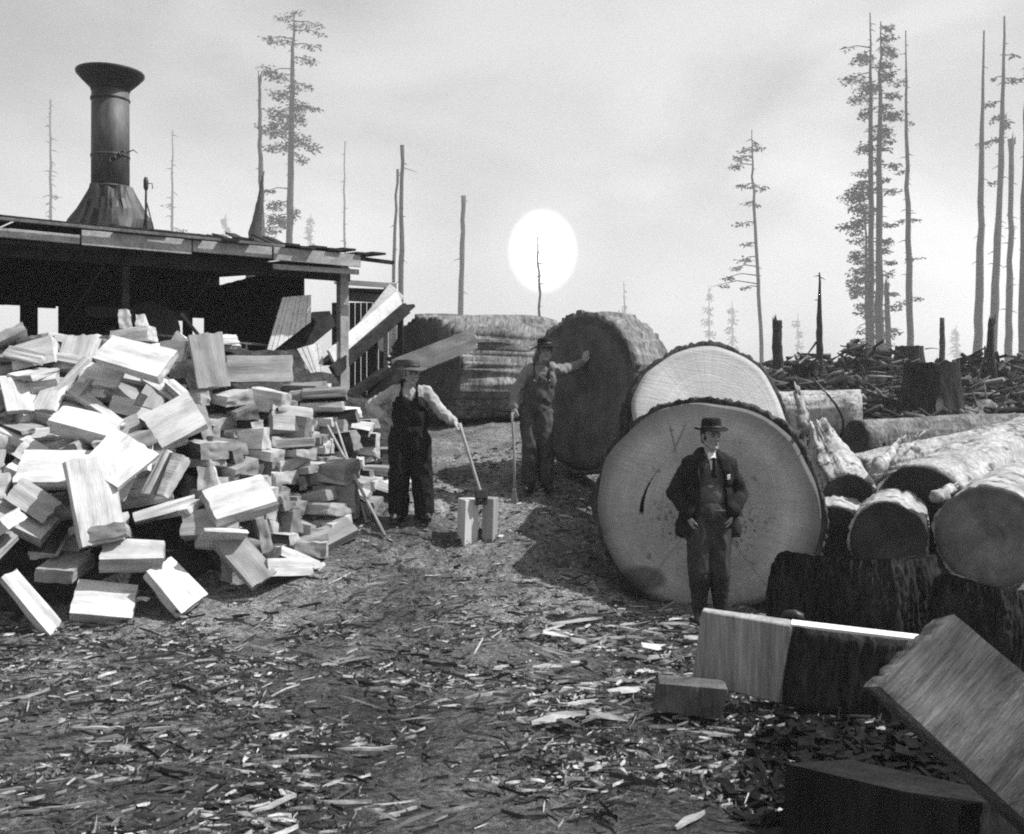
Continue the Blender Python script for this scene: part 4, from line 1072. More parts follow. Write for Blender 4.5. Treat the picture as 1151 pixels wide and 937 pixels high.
# settled positions of the tumbled blocks: kind, place, turn (rigid-body resting poses, in millimetres / thousandths)
SIM = [(6,-4605,7775,235,143,464,854,-186), (0,-2813,7994,66,5,-760,650,-4), (8,-2730,6870,114,466,466,532,532), (2,-3999,7702,206,882,23,-26,469), (9,-2293,8892,347,217,705,582,-342), (5,-3239,7861,148,300,-61,-197,931), (11,-5604,8547,591,352,-786,-486,146), (4,-4532,7487,138,916,1,0,401), (7,-3808,7893,141,457,25,23,-889), (12,-4252,9198,690,89,90,-569,813), (0,-4027,7534,64,0,952,-306,0), (2,-2733,7481,49,54,0,0,999), (6,-3534,8212,344,29,566,-823,-25), (10,-1765,8994,201,4,-22,981,192), (11,-1670,7921,172,349,174,29,-920), (11,-799,8851,211,172,-960,222,-8), (10,-3669,7997,247,117,568,-814,35), (0,-2317,8643,227,16,983,-107,-149), (1,-5420,9068,831,509,156,-248,810), (0,-4038,8855,512,715,89,-37,692), (4,-4070,8251,368,112,-94,-945,-294), (3,-5849,8830,806,667,-36,306,679), (6,-4431,8177,186,71,18,-222,-972), (4,-3988,7937,479,586,-238,47,-773), (8,-3585,9581,1078,974,138,-43,172), (10,-6440,9746,1781,852,-523,-11,11), (4,-4827,7011,144,200,-508,823,-159), (5,-2813,8278,472,927,151,69,-336), (5,-2942,9624,813,413,124,-196,881), (0,-2016,8229,132,898,68,145,-410), (3,-4575,7739,402,143,704,-670,186), (3,-3842,9089,864,174,-123,86,973), (9,-5722,8985,1077,975,80,-173,119), (8,-2296,7842,109,250,957,143,37), (0,-1303,7911,123,140,-106,984,15), (8,-1094,8456,186,259,-487,-819,158), (2,-5651,8980,981,380,-111,-155,905), (2,-5104,7891,278,25,-726,-664,-174), (9,-5836,9214,1280,765,59,12,-641), (10,-2195,8641,288,18,-982,-113,149), (9,-2948,9025,615,142,455,862,-172), (3,-4157,7869,376,937,69,97,-328), (3,-1660,8787,220,11,49,936,348), (11,-343,7704,132,97,-571,812,68), (11,-2737,8769,607,742,-137,-177,-632), (6,-3342,9389,965,58,970,191,141), (10,-3354,10173,1786,362,488,-22,-794), (6,-2942,8032,420,361,544,272,-707), (9,-1869,7446,69,440,0,0,-898), (5,-3533,9807,1365,705,357,405,-459), (6,-1439,8353,91,84,2,56,-995), (13,-1035,7947,44,0,994,107,0), (2,-2342,7896,193,807,-242,72,534), (6,-2426,8236,438,681,593,153,401), (9,-1460,8195,317,286,900,-300,-136), (3,-3159,7787,325,893,158,-145,395), (9,-4931,10176,2213,34,-173,966,189), (1,-5760,9616,1576,594,271,380,-655), (11,-3535,7356,193,677,2,10,736), (9,-5794,10207,2350,991,-3,-107,-81), (3,-3435,7950,565,37,-234,-972,5), (3,-2716,7436,239,697,696,-122,-122), (2,-5116,8630,660,775,233,494,-318), (8,-3825,7223,64,0,368,-930,0), (2,-6101,9003,1081,813,152,-63,-558), (5,-3977,8617,907,420,-273,-124,856), (6,-5362,10709,2423,183,-949,-252,-48), (5,-3216,8592,520,178,917,296,201), (12,-3548,10372,1982,729,193,313,-578), (3,-4195,9233,1259,287,548,396,679), (0,-5807,10006,2136,948,233,-46,212), (12,-2201,11365,1687,30,353,-927,-120), (10,-3634,10363,2118,310,-903,223,196), (11,-4125,11097,2560,878,67,36,-473), (0,-2959,9297,904,887,102,-31,-449), (0,-4694,10582,2499,613,341,339,-627), (6,-3447,9464,1310,230,-69,-473,848), (1,-5210,10938,2659,674,71,-92,-729), (0,-4432,8198,530,541,306,-584,-521), (11,-3792,9595,1591,83,450,878,143), (4,-4017,8209,538,111,985,-27,-129), (1,-3466,8064,448,970,-5,38,-239), (1,-2424,9183,560,706,-457,540,-42), (6,-6090,9041,1329,789,274,-249,-490), (5,-4336,11227,2740,50,-11,999,-1), (8,-5061,7574,146,31,37,997,52), (13,-5153,10643,2597,153,90,-150,-973), (2,-5378,8211,574,946,7,202,252), (13,-4528,6974,81,989,131,-9,-72), (11,-4753,8192,620,131,-746,-652,-22), (6,-5219,9449,1307,829,438,-119,328), (12,-3102,8346,466,778,-438,-441,91), (11,-3525,8446,646,165,86,-178,-966), (8,-991,7463,64,0,-502,865,0), (11,-1625,6999,74,455,0,0,-891), (5,-5062,10415,2469,467,-870,-107,-117), (12,-3871,9897,1502,215,-900,-368,-97), (12,-3258,8684,728,490,641,-488,-332), (13,-1772,8444,210,233,-870,360,-242), (11,-3610,8678,730,635,-146,11,759), (6,-5032,9104,1032,389,-757,441,285), (8,-3077,7327,125,131,448,876,122), (6,-3724,9000,773,788,-20,-149,-598), (10,-3458,6818,39,622,0,0,783), (1,-4594,6527,130,11,-946,-323,-4), (12,-540,11489,1192,135,60,811,-565), (13,-455,11236,1051,71,-935,348,26), (13,-1340,11222,1049,865,66,38,-496), (7,-5259,8799,1069,157,833,-41,-529), (11,-6399,12172,2724,36,-474,-877,-67), (8,740,7126,64,390,0,0,-921), (7,-3660,10711,2541,457,-95,-522,714), (1,-5367,9300,1362,252,19,432,-866), (5,-4580,9117,1024,714,365,322,-504), (0,-4476,8437,903,108,-959,36,-260), (12,-3914,9672,1724,391,-160,660,-621), (6,-4139,8635,1076,480,-313,820,-11), (1,-2432,12943,2826,462,37,-70,884), (1,-3562,11936,2668,884,68,35,-461), (8,-4495,11368,2921,367,-426,-604,564), (11,-3141,8815,878,40,979,-188,-72), (1,-4022,8261,787,104,977,91,-162), (7,-5835,9419,1626,862,440,176,-180), (3,-725,11128,1112,28,378,894,239), (1,-1512,10215,756,226,-935,-253,-102), (6,-5941,10550,2475,5,951,264,158), (1,-201,9788,540,34,-171,966,189), (7,887,8947,200,455,62,157,-874), (0,-4286,9614,1561,760,-50,-245,601), (8,-4438,11898,2787,648,692,290,135), (13,-6261,9570,1626,255,-965,-64,-11), (11,-3820,9402,1244,787,488,-236,-296), (12,-4345,11535,2846,327,-564,-445,614), (6,-4855,8956,1063,498,-867,-9,-11), (0,-6295,9277,1369,480,357,-100,-795), (13,-1348,10627,868,940,181,55,-283), (3,-2229,8584,542,865,-365,297,-176), (3,-5204,7661,399,543,657,252,458), (7,-5637,8989,1406,37,903,-263,-339), (4,-5983,9583,1761,199,-226,-851,-430), (3,-2967,12218,2823,187,-971,-49,-142), (0,-6366,9206,1509,21,-360,25,932), (1,-4759,11251,2680,71,-673,-736,-28), (4,83,12152,1196,637,49,-58,767), (13,-4088,9868,1805,187,-433,-881,-16), (4,-46,12701,1282,674,53,-58,734), (2,-773,7033,49,42,0,0,999), (2,-31,10938,998,968,186,-31,163), (5,-2662,12540,2797,74,-931,-358,-28), (3,379,12354,1301,69,-984,-131,94), (12,-4951,7941,429,952,160,-73,-251), (12,-1388,10899,988,181,-940,283,55), (11,-4038,6797,146,164,-65,-102,979), (9,-4527,8825,1071,365,-830,190,376), (12,-5086,8256,591,627,35,-204,-751), (12,-163,11699,1227,176,20,-819,545), (0,-662,11628,1337,164,-781,601,-48), (4,-247,11478,1093,32,-418,-905,-69), (4,-1265,11556,1206,489,-871,-1,46), (1,-5539,10807,2652,511,-256,-123,811), (0,-5751,8296,830,58,-451,-812,-365), (5,-1798,10589,949,202,-962,120,138), (9,-6553,9482,1710,40,67,975,207), (8,-3660,6833,109,175,654,711,190), (10,-1468,9602,448,192,-981,19,4), (7,-2368,6815,41,993,0,0,-116), (2,-1196,11081,1241,4,540,-841,-6), (3,-3011,12739,2943,354,326,-198,854), (13,-762,7935,101,542,116,119,824), (4,-4962,7171,255,524,-30,233,-819), (13,-970,10862,1027,73,-109,-991,-10), (11,-2108,7231,159,194,-926,317,-67), (6,-5343,7632,622,183,-955,229,51), (8,-3889,8932,1051,732,-182,31,656), (1,-1225,11030,1146,738,7,3,675), (1,-51,8115,65,15,-700,-714,-16), (4,-4232,9047,765,221,-670,-690,-162), (0,-710,11783,1228,972,121,-117,-163), (9,-4238,9275,1040,947,271,-26,172), (13,-467,8109,182,361,554,-695,280), (11,-4083,8284,672,849,-178,71,-493), (11,-1320,6820,176,737,162,36,656), (7,-3561,11685,2718,24,-313,947,72), (4,-3520,8508,949,604,119,-208,760), (9,-2712,9132,732,223,940,259,-14), (6,-2511,7999,501,689,167,590,-387), (3,-3991,9257,1276,679,-501,481,-239), (1,-4961,9799,1692,968,129,136,-165), (3,-4569,10168,2115,878,432,-76,-194), (2,-4034,10333,2106,921,309,222,89), (0,-5166,10058,2067,951,256,58,164), (5,-4582,10001,1885,933,333,91,-104), (7,-4666,9798,1593,868,455,12,196), (9,-4371,10229,2172,883,467,19,-36), (9,-3916,10168,1930,935,317,152,36), (5,-5093,9780,1602,925,-114,166,-321), (7,-5132,10049,1919,911,245,-134,-303), (5,-4419,10732,2468,808,429,0,-404), (11,-4879,10061,1993,805,385,125,433), (5,-4623,9503,1339,909,345,234,-23), (1,-4325,9886,1554,947,279,29,156), (14,-3012,7883,498,977,202,-60,-12), (15,-4586,9481,1465,83,275,-359,888), (16,-3372,9325,1331,412,441,215,-767), (15,-3754,10253,2050,626,362,-123,680), (15,-4387,9768,1648,965,124,-213,91), (15,-4925,9781,1760,238,101,-79,963), (14,-3599,9536,1481,632,458,93,-618), (16,-3724,8503,982,203,-256,498,-803), (15,-4717,9997,2045,654,253,-270,660), (15,-2457,9044,815,763,545,99,334), (15,-3686,10628,2526,188,-195,-526,806), (16,-4001,10387,2234,72,-132,342,-928), (14,-3415,8888,652,794,96,45,-598), (15,-5030,9391,1346,685,323,314,-572), (16,-5111,10285,2478,854,494,10,-160), (14,-5593,10659,2498,99,5,-233,967), (14,-3513,9797,1606,811,533,-23,241), (14,-4062,8199,900,175,152,55,971), (15,-3154,8714,983,993,-90,38,69), (15,-4927,10097,2280,618,70,70,-780), (16,-2136,8326,281,938,141,185,-258), (16,-4791,10448,2462,855,512,71,-46), (16,-4727,8786,961,871,430,120,-207), (15,-2668,8520,734,80,148,-509,844), (15,-3467,8063,665,503,8,-29,864), (16,-4251,8420,1029,644,455,303,536), (14,-3825,9201,1167,538,554,-46,-633), (15,-4334,8853,1112,104,284,-402,864), (15,-2811,8893,751,168,-217,413,-868), (15,-4989,9847,2061,341,392,-187,834), (16,-4648,9771,1673,228,-76,449,-860), (15,-3897,10013,1923,63,-160,295,-940), (16,-4041,8090,557,44,111,178,977), (15,-2924,9274,994,820,19,-116,560), (14,-3846,9377,1403,117,384,367,-839), (16,-4356,10012,2021,904,283,124,-295), (15,-3336,8271,772,841,481,237,73), (15,-3929,7769,422,174,-45,-10,-984), (16,-3455,10253,2060,230,259,-198,917), (15,-3706,7953,325,971,-108,104,186), (14,-3202,9381,971,248,-139,-170,943), (14,-5268,9919,1878,416,329,10,-848), (16,-4573,10159,2270,802,341,-297,390), (15,-4211,9188,1434,719,194,-179,643), (16,-4498,10619,2488,887,391,-33,-244), (14,-4513,8468,706,754,282,-141,576), (15,-2250,8457,656,938,267,53,-215), (16,-2812,9674,962,898,156,112,-397), (15,-4268,10177,2259,63,60,-454,887), (15,-3966,9525,1629,859,120,-20,-498), (16,-5223,10096,2210,951,250,53,174), (16,-4019,9774,1842,950,91,199,-222), (14,-4255,9495,1648,957,90,-195,193), (14,-3667,9491,1140,975,73,-42,-208), (15,-4805,8947,1220,844,532,-58,22), (14,-2994,8552,652,817,319,401,-265), (16,-3111,9009,968,571,8,31,-821), (16,-4109,9320,1177,826,208,-109,513), (16,-2174,8673,354,840,-52,119,-527), (15,-3340,7738,383,574,122,-225,778)]
for it in SIM:
    v = it[0]; loc = Vector(it[1:4]) / 1000; q = Quaternion(it[4:8]); q.normalize()
    if CX + loc.x / loc.y * F > 283 and HY - (loc.z - ZC) / loc.y * F < 394: continue
    if loc.z > 3.2 or dist_in(loc.x, loc.y) < -.12 or (loc - S0).dot(SV) > -.1: continue
    if any((h.location - loc).length < .17 or (h.location.z < .45 and (loc - h.location).to_2d().length < .30 and loc.z > h.location.z + .05) for h in heroes): continue
    tone = rnd.choice((1.15, 1.12, 1.08, 1.0, .95, .85, .72, .58))
    put(rnd.choice(BM[v]), VAR[v], loc, q, tone, 'cedar_shake' if v >= 14 else 'cedar_block')
# rough courses at the right-hand end, ends outwards
LINE = [(-2.75, 9.15), (-2.2, 9.62), (-1.72, 10.22), (-1.42, 11.1), (-1.38, 11.9)]
def line_at(t):
    Ls = [math.dist(a, b) for a, b in zip(LINE[:-1], LINE[1:])]; t *= sum(Ls)
    for (a, b, L) in zip(LINE[:-1], LINE[1:], Ls):
        if t <= L:
            d = Vector((b[0] - a[0], b[1] - a[1], 0)).normalized(); return Vector((a[0], a[1], 0)) + d * t, d
        t -= L
    return Vector((b[0], b[1], 0)), d
r5 = random.Random(23); total = sum(math.dist(a, b) for a, b in zip(LINE[:-1], LINE[1:]))
tops = {}
for k in range(13):
    t = r5.uniform(0, .12); row = []
    while t < total:
        v = r5.randrange(len(SVAR)); dims = SVAR[v]; w = dims[1] if r5.random() < .75 else dims[2] + .04
        side = w is not dims[1] and w != dims[1]
        t += w / 2
        if t > total: break
        p, d = line_at(t / total); inn = Vector((-d.y, d.x, 0))
        crest = 2.33 - .5 * max(0, t / total - .55)
        # let each course sit on what lies below it here
        key = int(t / .16)
        z0 = tops.get(key, G(p.x, p.y) + .01)
        h = dims[1] if side else dims[2]
        if z0 + h < crest + r5.uniform(-.08, .1):
            rec = .02 + .075 * k + r5.uniform(-.17, .15)
            c = p + inn * (rec + dims[0] / 2); c.z = z0 + h / 2
            yaw = math.atan2(inn.y, inn.x) + r5.gauss(0, .26); roll = (math.pi / 2 if side else 0) + r5.gauss(0, .13); pit = r5.gauss(0, .09)
            q = Euler((roll, pit, yaw)).to_quaternion()
            tone = r5.choice((1.12, 1.0, .9, .75, .6, .5, .42))
            put(r5.choice(SM[v]), dims, c, q, tone)
            tops[key] = z0 + h * .93
        t += w / 2 + r5.uniform(.0, .03)
# loose blocks fallen at the foot of the right end
for px, py, D, tn in ((415, 545, 11.2, .8), (404, 520, 11.6, 1.0), (352, 612, 9.75, .7), (372, 603, 9.95, .55), (318, 634, 9.35, .9), (425, 500, 12.0, .9), (332, 622, 9.5, 1.05)):
    c = W(px, py, D); c.z = G(c.x, c.y) + .08
    put(r5.choice(SM[r5.randrange(8)]), SVAR[0], c, Euler((r5.gauss(0, .25), r5.gauss(0, .2), r5.uniform(0, 6))).to_quaternion(), tn)
# words for every block: its shade, pose, size and where in the heap it lies
def px_of(p): return (CX + p.x / p.y * F, HY - (p.z - ZC) / p.y * F)
def describe():
    items = []
    short = {'at the left edge': 'at the left edge', 'where heap meets courses': 'where heap meets courses'}
    for (o, dims, tone) in placed:
        if 'label' in o: continue
        p = o.location; px, py = px_of(p)
        sh = 'white' if tone > 1.09 else 'pale' if tone > .92 else 'light grey' if tone > .7 else 'dark grey'
        m = o.rotation_quaternion.to_matrix(); up = abs(m.col[2].z)
        pose = 'lying flat' if up > .93 else 'tilted' if up > .6 else 'standing steeply' if abs(m.col[0].z) > .6 else 'set on edge'
        word = 'shake' if o.name.startswith('cedar_shake') else 'block'
        size = 'thin' if word == 'shake' or dims[2] < .115 else 'thick' if dims[2] > .165 else 'narrow' if dims[1] < .29 else 'broad' if dims[1] > .45 else 'squarish'
        reg = 'at the left edge' if px < 45 else 'under the left shed opening' if px < 105 else 'left of the slim shed post' if px < 160 else 'below the slim shed post' if px < 215 else 'in the middle of the heap' if px < 265 else 'where heap meets courses' if px < 315 else 'in the stacked courses' if px < 365 else 'at the stack end'
        hh = p.z - gz(p.x, p.y)
        lev = 'at the foot' if hh < .28 else 'low' if hh < .75 else 'halfway up' if hh < 1.25 else 'high' if hh < 1.75 else 'near the crest'
        items.append([o, f'{size} {sh} {word} {pose}', f'{lev} {reg}', px, py])
    by = {}
    for it in items: by.setdefault((it[1], it[2]), []).append(it)
    for (a, b), L in by.items():
        L.sort(key=lambda i: i[3]); n = len(L)
        for k, it in enumerate(L):
            pre = '' if n == 1 else ('leftmost ', 'rightmost ')[k] if n == 2 else ('leftmost ', 'middle ', 'rightmost ')[k] if n == 3 else ''
            it[0]['label'] = (pre + a + ', ' + b); it[0]['category'] = 'cedar ' + ('shake' if ' shake ' in it[1] else 'block'); it[0]['group'] = 'thin shakes lying on the heap' if ' shake ' in it[1] else 'split cedar blocks of the heap'
describe()
# two bolts standing on the path with the maul between them
def bolt(label, px, py, D, prof, h, tone):
    c = W(px, py, D); c.z = G(c.x, c.y) - .01
    mb = MB(); mb.prism([Vector((x, y, 0)) for x, y in prof], (.01, .02, h), 1, 0)
    o = mb.build('cedar_bolt', [M['split_up'], M['cedar_end']], None, bevel=.005); o.location = c; o.color = (tone, tone, tone, 1)
    return tag(o, label, 'cedar bolt', 'bolts standing on the path')
t = NT('cleft_upright', .8, .15)
g = t.noise((30, 30, 1.6), 4, .65); v = t.math('MULTIPLY', t.ramp(g, .3, .7, .36, .52), t.objcol())
M['split_up'] = t.finish(v, g, .5, .01)
bolt('wedge-shaped cedar bolt standing on the path, left of the maul', 522, 605, 10.0, [(-.09, .22), (0, -.03), (.135, .06), (.07, .26)], .47, 1.1)
bolt('grey squared cedar bolt standing on the path, right of the maul', 548, 603, 10.05, [(-.06, .0), (.055, -.05), (.1, .12), (-.03, .2)], .44, .55)

# ---------------------------------------------------------------- splinters and chips
r6 = random.Random(12)
def splinter(px, py, ln, ang, wd, tone, label, kind='splinter', mat='splinter', th=.02):
    """a riven piece lying on the soil; ln and wd in metres, ang its heading"""
    D = 5.0; wd *= .75; th *= .7
    for _ in range(40):
        x = (px - CX) / F * D; z = G(x, D); D = D * .5 + .5 * (ZC - z) * F / (py - HY)
    c = Vector(((px - CX) / F * D, D, 0)); d = Vector((math.cos(ang), math.sin(ang), 0)); sdv = Vector((-d.y, d.x, 0))
    n = 7; vs = []; za, zb = (G(c.x + d.x * ln * k, c.y + d.y * ln * k) for k in (-.4, .4))
    for i in range(n + 1):
        t = i / n - .5; p = c + d * ln * t + sdv * .004 * r6.gauss(0, 1)
        w = wd * .5 * (1 - (2 * abs(t)) ** 1.6 * r6.uniform(.55, 1.0)); z = za + (zb - za) * (t + .5) + th * .4
        z += .02 * (t + .5) + r6.uniform(-.003, .006)
        for sx, hz in ((-1, 0), (1, 0), (.8, 1), (-.7, 1)):
            q = p + sdv * w * sx; vs.append(Vector((q.x, q.y, z + hz * th)) - c)
    fs = [(i * 4 + k, i * 4 + (k + 1) % 4, i * 4 + 4 + (k + 1) % 4, i * 4 + 4 + k) for i in range(n) for k in range(4)] + [(0, 1, 2, 3), (n * 4 + 3, n * 4 + 2, n * 4 + 1, n * 4)]
    o = MB().add(vs, fs).build(kind, M[mat]); o.location = c; o.color = (tone, tone, tone, 1)
    tag(o, label, kind.replace('_', ' '), 'riven pieces lying on the soil')
for a in [
    (646, 706, .50, .08, .12, 1.1, 'broad bright splinter on top of the scatter before the largest round'),
    (700, 703, .42, .7, .05, 1.0, 'slim pale splinter pointing at the largest round'),
    (718, 714, .40, -.25, .06, .95, 'pale splinter lying crosswise left of the standing man'),
    (690, 722, .45, .15, .05, .9, 'pale splinter just below the broad bright one'),
    (662, 728, .36, .5, .06, .75, 'greyish splinter half under the scatter of pale ones'),
    (735, 742, .34, .1, .10, 1.05, 'short bright chip between the scatter and the split slab'),
    (644, 795, .46, .62, .07, 1.1, 'bright square-ended stick lying alone in front of the scatter'),
    (712, 806, .30, .5, .11, .95, 'stubby pale wedge left of the small grey block'),
    (697, 760, .20, 1.5, .05, 1.05, 'short bright stick standing out between scatter and grey block'),
    (625, 735, .30, -.5, .05, .8, 'greyish thin splinter at the left rim of the scatter'),
    (110, 826, .36, -.16, .05, .95, 'pale flat stick lying left in the foreground, thick end right'),
    (170, 823, .30, .02, .04, .9, 'thin pale stick just right of the flat one in the foreground'),
    (412, 851, .36, .06, .04, .85, 'thin light stick in the middle foreground'),
    (308, 911, .26, .8, .05, .9, 'light stick pointing away near the bottom edge'),
    (448, 917, .20, .5, .04, .85, 'short light stick right of the one near the bottom edge'),
    (375, 746, .30, .25, .07, .75, 'greyish piece on the trodden soil in the centre'),
    (545, 781, .34, .6, .05, .65, 'greyish splinter on the path right of centre'),
    (598, 760, .34, .35, .04, .7, 'long greyish splinter left of the scatter'),
    (776, 926, .22, .7, .06, .85, 'light chip near the bottom edge beside the black bolt'),
    (800, 828, .26, -.2, .06, .75, 'greyish chip before the shaded low bolt'),
    (25, 892, .34, .2, .03, .75, 'thin greyish stick at the bottom left corner'),
    (60, 913, .40, .15, .03, .7, 'longer greyish stick nearest the bottom left corner'),
    (590, 655, .32, .05, .05, .7, 'greyish stick lying along the shadow of the largest round'),
    (838, 848, .24, .4, .05, .7, 'greyish chip close left of the shaded low bolt'),
]: splinter(*a)
splinter(130, 858, .26, .05, .05, .12, 'dark stick lying left in the foreground', th=.03)
splinter(190, 868, .30, -.5, .05, .12, 'dark forked-looking stick right of the other dark one', th=.03)
splinter(285, 655, .36, -.6, .05, .14, 'dark stick poking out from the foot of the heap', th=.03)
def chips(name, n, px0, px1, D0, D1, smin, smax, mat, label, seed, pw=1.0, gate=None, lift=.0, wr=(.08, .36)):
    r7 = random.Random(seed); vs = []; fs = []
    for i in range(n):
        D = D0 + (D1 - D0) * r7.random() ** pw; px = r7.uniform(px0, px1); x = (px - CX) / F * D
        if gate and not gate(x, D, r7): continue
        L = smin + (smax - smin) * r7.random() ** 3.6; w = L * r7.uniform(*wr); h = r7.uniform(.003, .012) * (1 + L * 4)
        a = r7.uniform(0, 6.28) if r7.random() < .5 else r7.gauss(.3, .5); d = Vector((math.cos(a), math.sin(a), r7.gauss(0, .16))); sd = Vector((-d.y, d.x, r7.gauss(0, .3)))
        c = Vector((x, D, G(x, D) + h * .5 + r7.uniform(0, lift)))
        k = len(vs); bow = Vector((0, 0, r7.uniform(-.04, .10) * L * .5)) + sd * r7.gauss(0, .04) * L
        for (t, q) in ((-.5, .35), (0, 1), (.5, .25)):
            p = c + d * L * t + (bow if t == 0 else Vector((0, 0, 0)))
            vs += [p - sd * w * .5 * q, p + sd * w * .5 * q, p + Vector((0, 0, h)) + sd * w * .15 * q]
        for j in (0, 3):
            for m_ in range(3):
                e = (m_ + 1) % 3; fs.append((k + j + m_, k + j + e, k + j + 3 + e, k + j + 3 + m_))
        fs += [(k, k + 1, k + 2), (k + 8, k + 7, k + 6)]
    me = bpy.data.meshes.new(name); me.from_pydata([tuple(v) for v in vs], [], fs); me.materials.append(M[mat])
    o = bpy.data.objects.new(name, me); col.objects.link(o)
    return tag(o, label, 'wood chips', kind='stuff')
def clear(x, y, r7):
    if dist_in(x, y) > .1: return False
    tr = abs(x + .15 - .03 * (y - 4)); return noise.noise(Vector((x * 1.2, y * 1.2, 3))) * 1.5 + .38 - .3 * math.exp(-(tr / .7) ** 2) > r7.random() * .9
chips('wood_chips', 46000, -60, 1215, 4.3, 8.6, .008, .13, 'chip', 'litter of bark and wood chips over the foreground soil', 3, .8, clear, .015)
chips('wood_chips', 5500, 380, 760, 8.0, 13.5, .02, .12, 'chip', 'thin litter of chips over the trodden bank', 4, 1.0, lambda x, y, r7: dist_in(x, y) < -.1 and r7.random() < .7, .01)
M['chip_pale'] = surf('fresh_chips', .17, .26, (9, 9, 9), (50, 50, 50), .2, rough=.85, bs=.3, bd=.004, island=(.25, 2.2), ipow=2.0)
chips('wood_chips', 620, 590, 800, 6.0, 8.8, .05, .34, 'chip_pale', 'fresh pale chips scattered before the largest round', 6, 1.0, lambda x, y, r7: noise.noise(Vector((x * 1.5, y * 1.2, 8))) + .42 > r7.random(), .05)


chips('wood_fibres', 3600, -60, 1215, 4.3, 9.5, .07, .30, 'chip', 'fine torn bark fibres matted over the yard soil', 15, .8, lambda x, y, r7: dist_in(x, y) < -.05, .02, (.02, .07))
M['scrap'] = surf('black_shade_scraps', .006, .014, (9, 9, 9), (40, 40, 40), .5, rough=.95, spec=.05, bs=.6, bd=.01)
def scraps():  # near-black bark pieces added where deep shade should lie
    r9 = random.Random(44); mb = MB()
    for k in range(900):
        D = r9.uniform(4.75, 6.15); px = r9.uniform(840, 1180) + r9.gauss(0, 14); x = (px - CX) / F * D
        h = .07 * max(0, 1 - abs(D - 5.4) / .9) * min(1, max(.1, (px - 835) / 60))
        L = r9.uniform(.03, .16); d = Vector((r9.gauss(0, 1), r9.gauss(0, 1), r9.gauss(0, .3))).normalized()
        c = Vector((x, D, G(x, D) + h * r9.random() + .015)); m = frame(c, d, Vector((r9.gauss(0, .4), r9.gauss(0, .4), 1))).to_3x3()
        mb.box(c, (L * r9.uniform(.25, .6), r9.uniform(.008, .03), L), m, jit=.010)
    tag(mb.build('shade_scraps', M['scrap'], None), 'black bark pieces added as shade between split slab and tilted bolt', 'bark scraps', kind='stuff')
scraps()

# ---------------------------------------------------------------- people
def bake(name, prims, voxel, mat, parent, smooth=3, fold=None, post=None, solid=0.0):
    """one continuous skin round tapered capsules ('c', p0, r0, p1, r1) and ellipsoids ('e', centre, radii[, turn])"""
    bm = bmesh.new()
    for p in prims:
        if p[0] == 'c':
            b2 = bmesh.new()
            for (q, r) in ((p[1], p[2]), (p[3], p[4])):
                bmesh.ops.create_icosphere(b2, subdivisions=3 if r > .02 else 2, radius=r, matrix=Matrix.Translation(Vector(q)))
            h = bmesh.ops.convex_hull(b2, input=b2.verts)
            keep = set(b2.verts)
            bmesh.ops.delete(b2, geom=[v for v in b2.verts if not any(f in v.link_faces for f in v.link_faces)], context='VERTS')
            hull_faces = {f for f in h['geom'] if isinstance(f, bmesh.types.BMFace)}
            bmesh.ops.delete(b2, geom=[f for f in b2.faces if f not in hull_faces], context='FACES')
            bmesh.ops.delete(b2, geom=[v for v in b2.verts if not v.link_faces], context='VERTS')
            bmesh.ops.recalc_face_normals(b2, faces=b2.faces)
            t = bpy.data.meshes.new('t'); b2.to_mesh(t); b2.free(); bm.from_mesh(t); bpy.data.meshes.remove(t)
        else:
            m = Matrix.Translation(Vector(p[1])) @ (p[3].to_4x4() if len(p) > 3 else Matrix.Identity(4)) @ Matrix.Diagonal((*p[2], 1))
            b2 = bmesh.new(); bmesh.ops.create_icosphere(b2, subdivisions=3, radius=1, matrix=m)
            t = bpy.data.meshes.new('t'); b2.to_mesh(t); b2.free(); bm.from_mesh(t); bpy.data.meshes.remove(t)
    me = bpy.data.meshes.new(name); bm.to_mesh(me); bm.free()
    o = bpy.data.objects.new(name, me); col.objects.link(o)
    md = o.modifiers.new('r', 'REMESH'); md.mode = 'VOXEL'; md.voxel_size = voxel; md.use_smooth_shade = True
    if smooth:
        s2 = o.modifiers.new('s', 'SMOOTH'); s2.factor = .5; s2.iterations = smooth
    dg = bpy.context.evaluated_depsgraph_get(); dg.update()
    m2 = bpy.data.meshes.new_from_object(o.evaluated_get(dg)); o.modifiers.clear(); o.data = m2; bpy.data.meshes.remove(me); m2.name = name
    if fold:
        amp, sx, sz, seed = fold
        bm = bmesh.new(); bm.from_mesh(m2); bm.normal_update()
        for v in bm.verts:
            p = v.co
            k = noise.noise(Vector((p.x * sx + seed, p.y * sx, p.z * sz + p.x * sx * .5)))
            k2 = noise.noise(Vector((p.x * sx * 2.3, p.y * sx * 2.3 + seed, p.z * sz * 1.9)))
            v.co = p + v.normal * amp * ((1 - 2 * abs(k)) * .8 + k2 * .7)
        bm.to_mesh(m2); bm.free()
    if post:
        bm = bmesh.new(); bm.from_mesh(m2); post(bm); bm.to_mesh(m2); bm.free()
    if solid:
        md = o.modifiers.new('thickness', 'SOLIDIFY'); md.thickness = solid; md.offset = 1
    m2.materials.clear(); m2.materials.append(mat)
    m2.polygons.foreach_set('use_smooth', [True] * len(m2.polygons))
    if parent: o.parent = parent
    return o

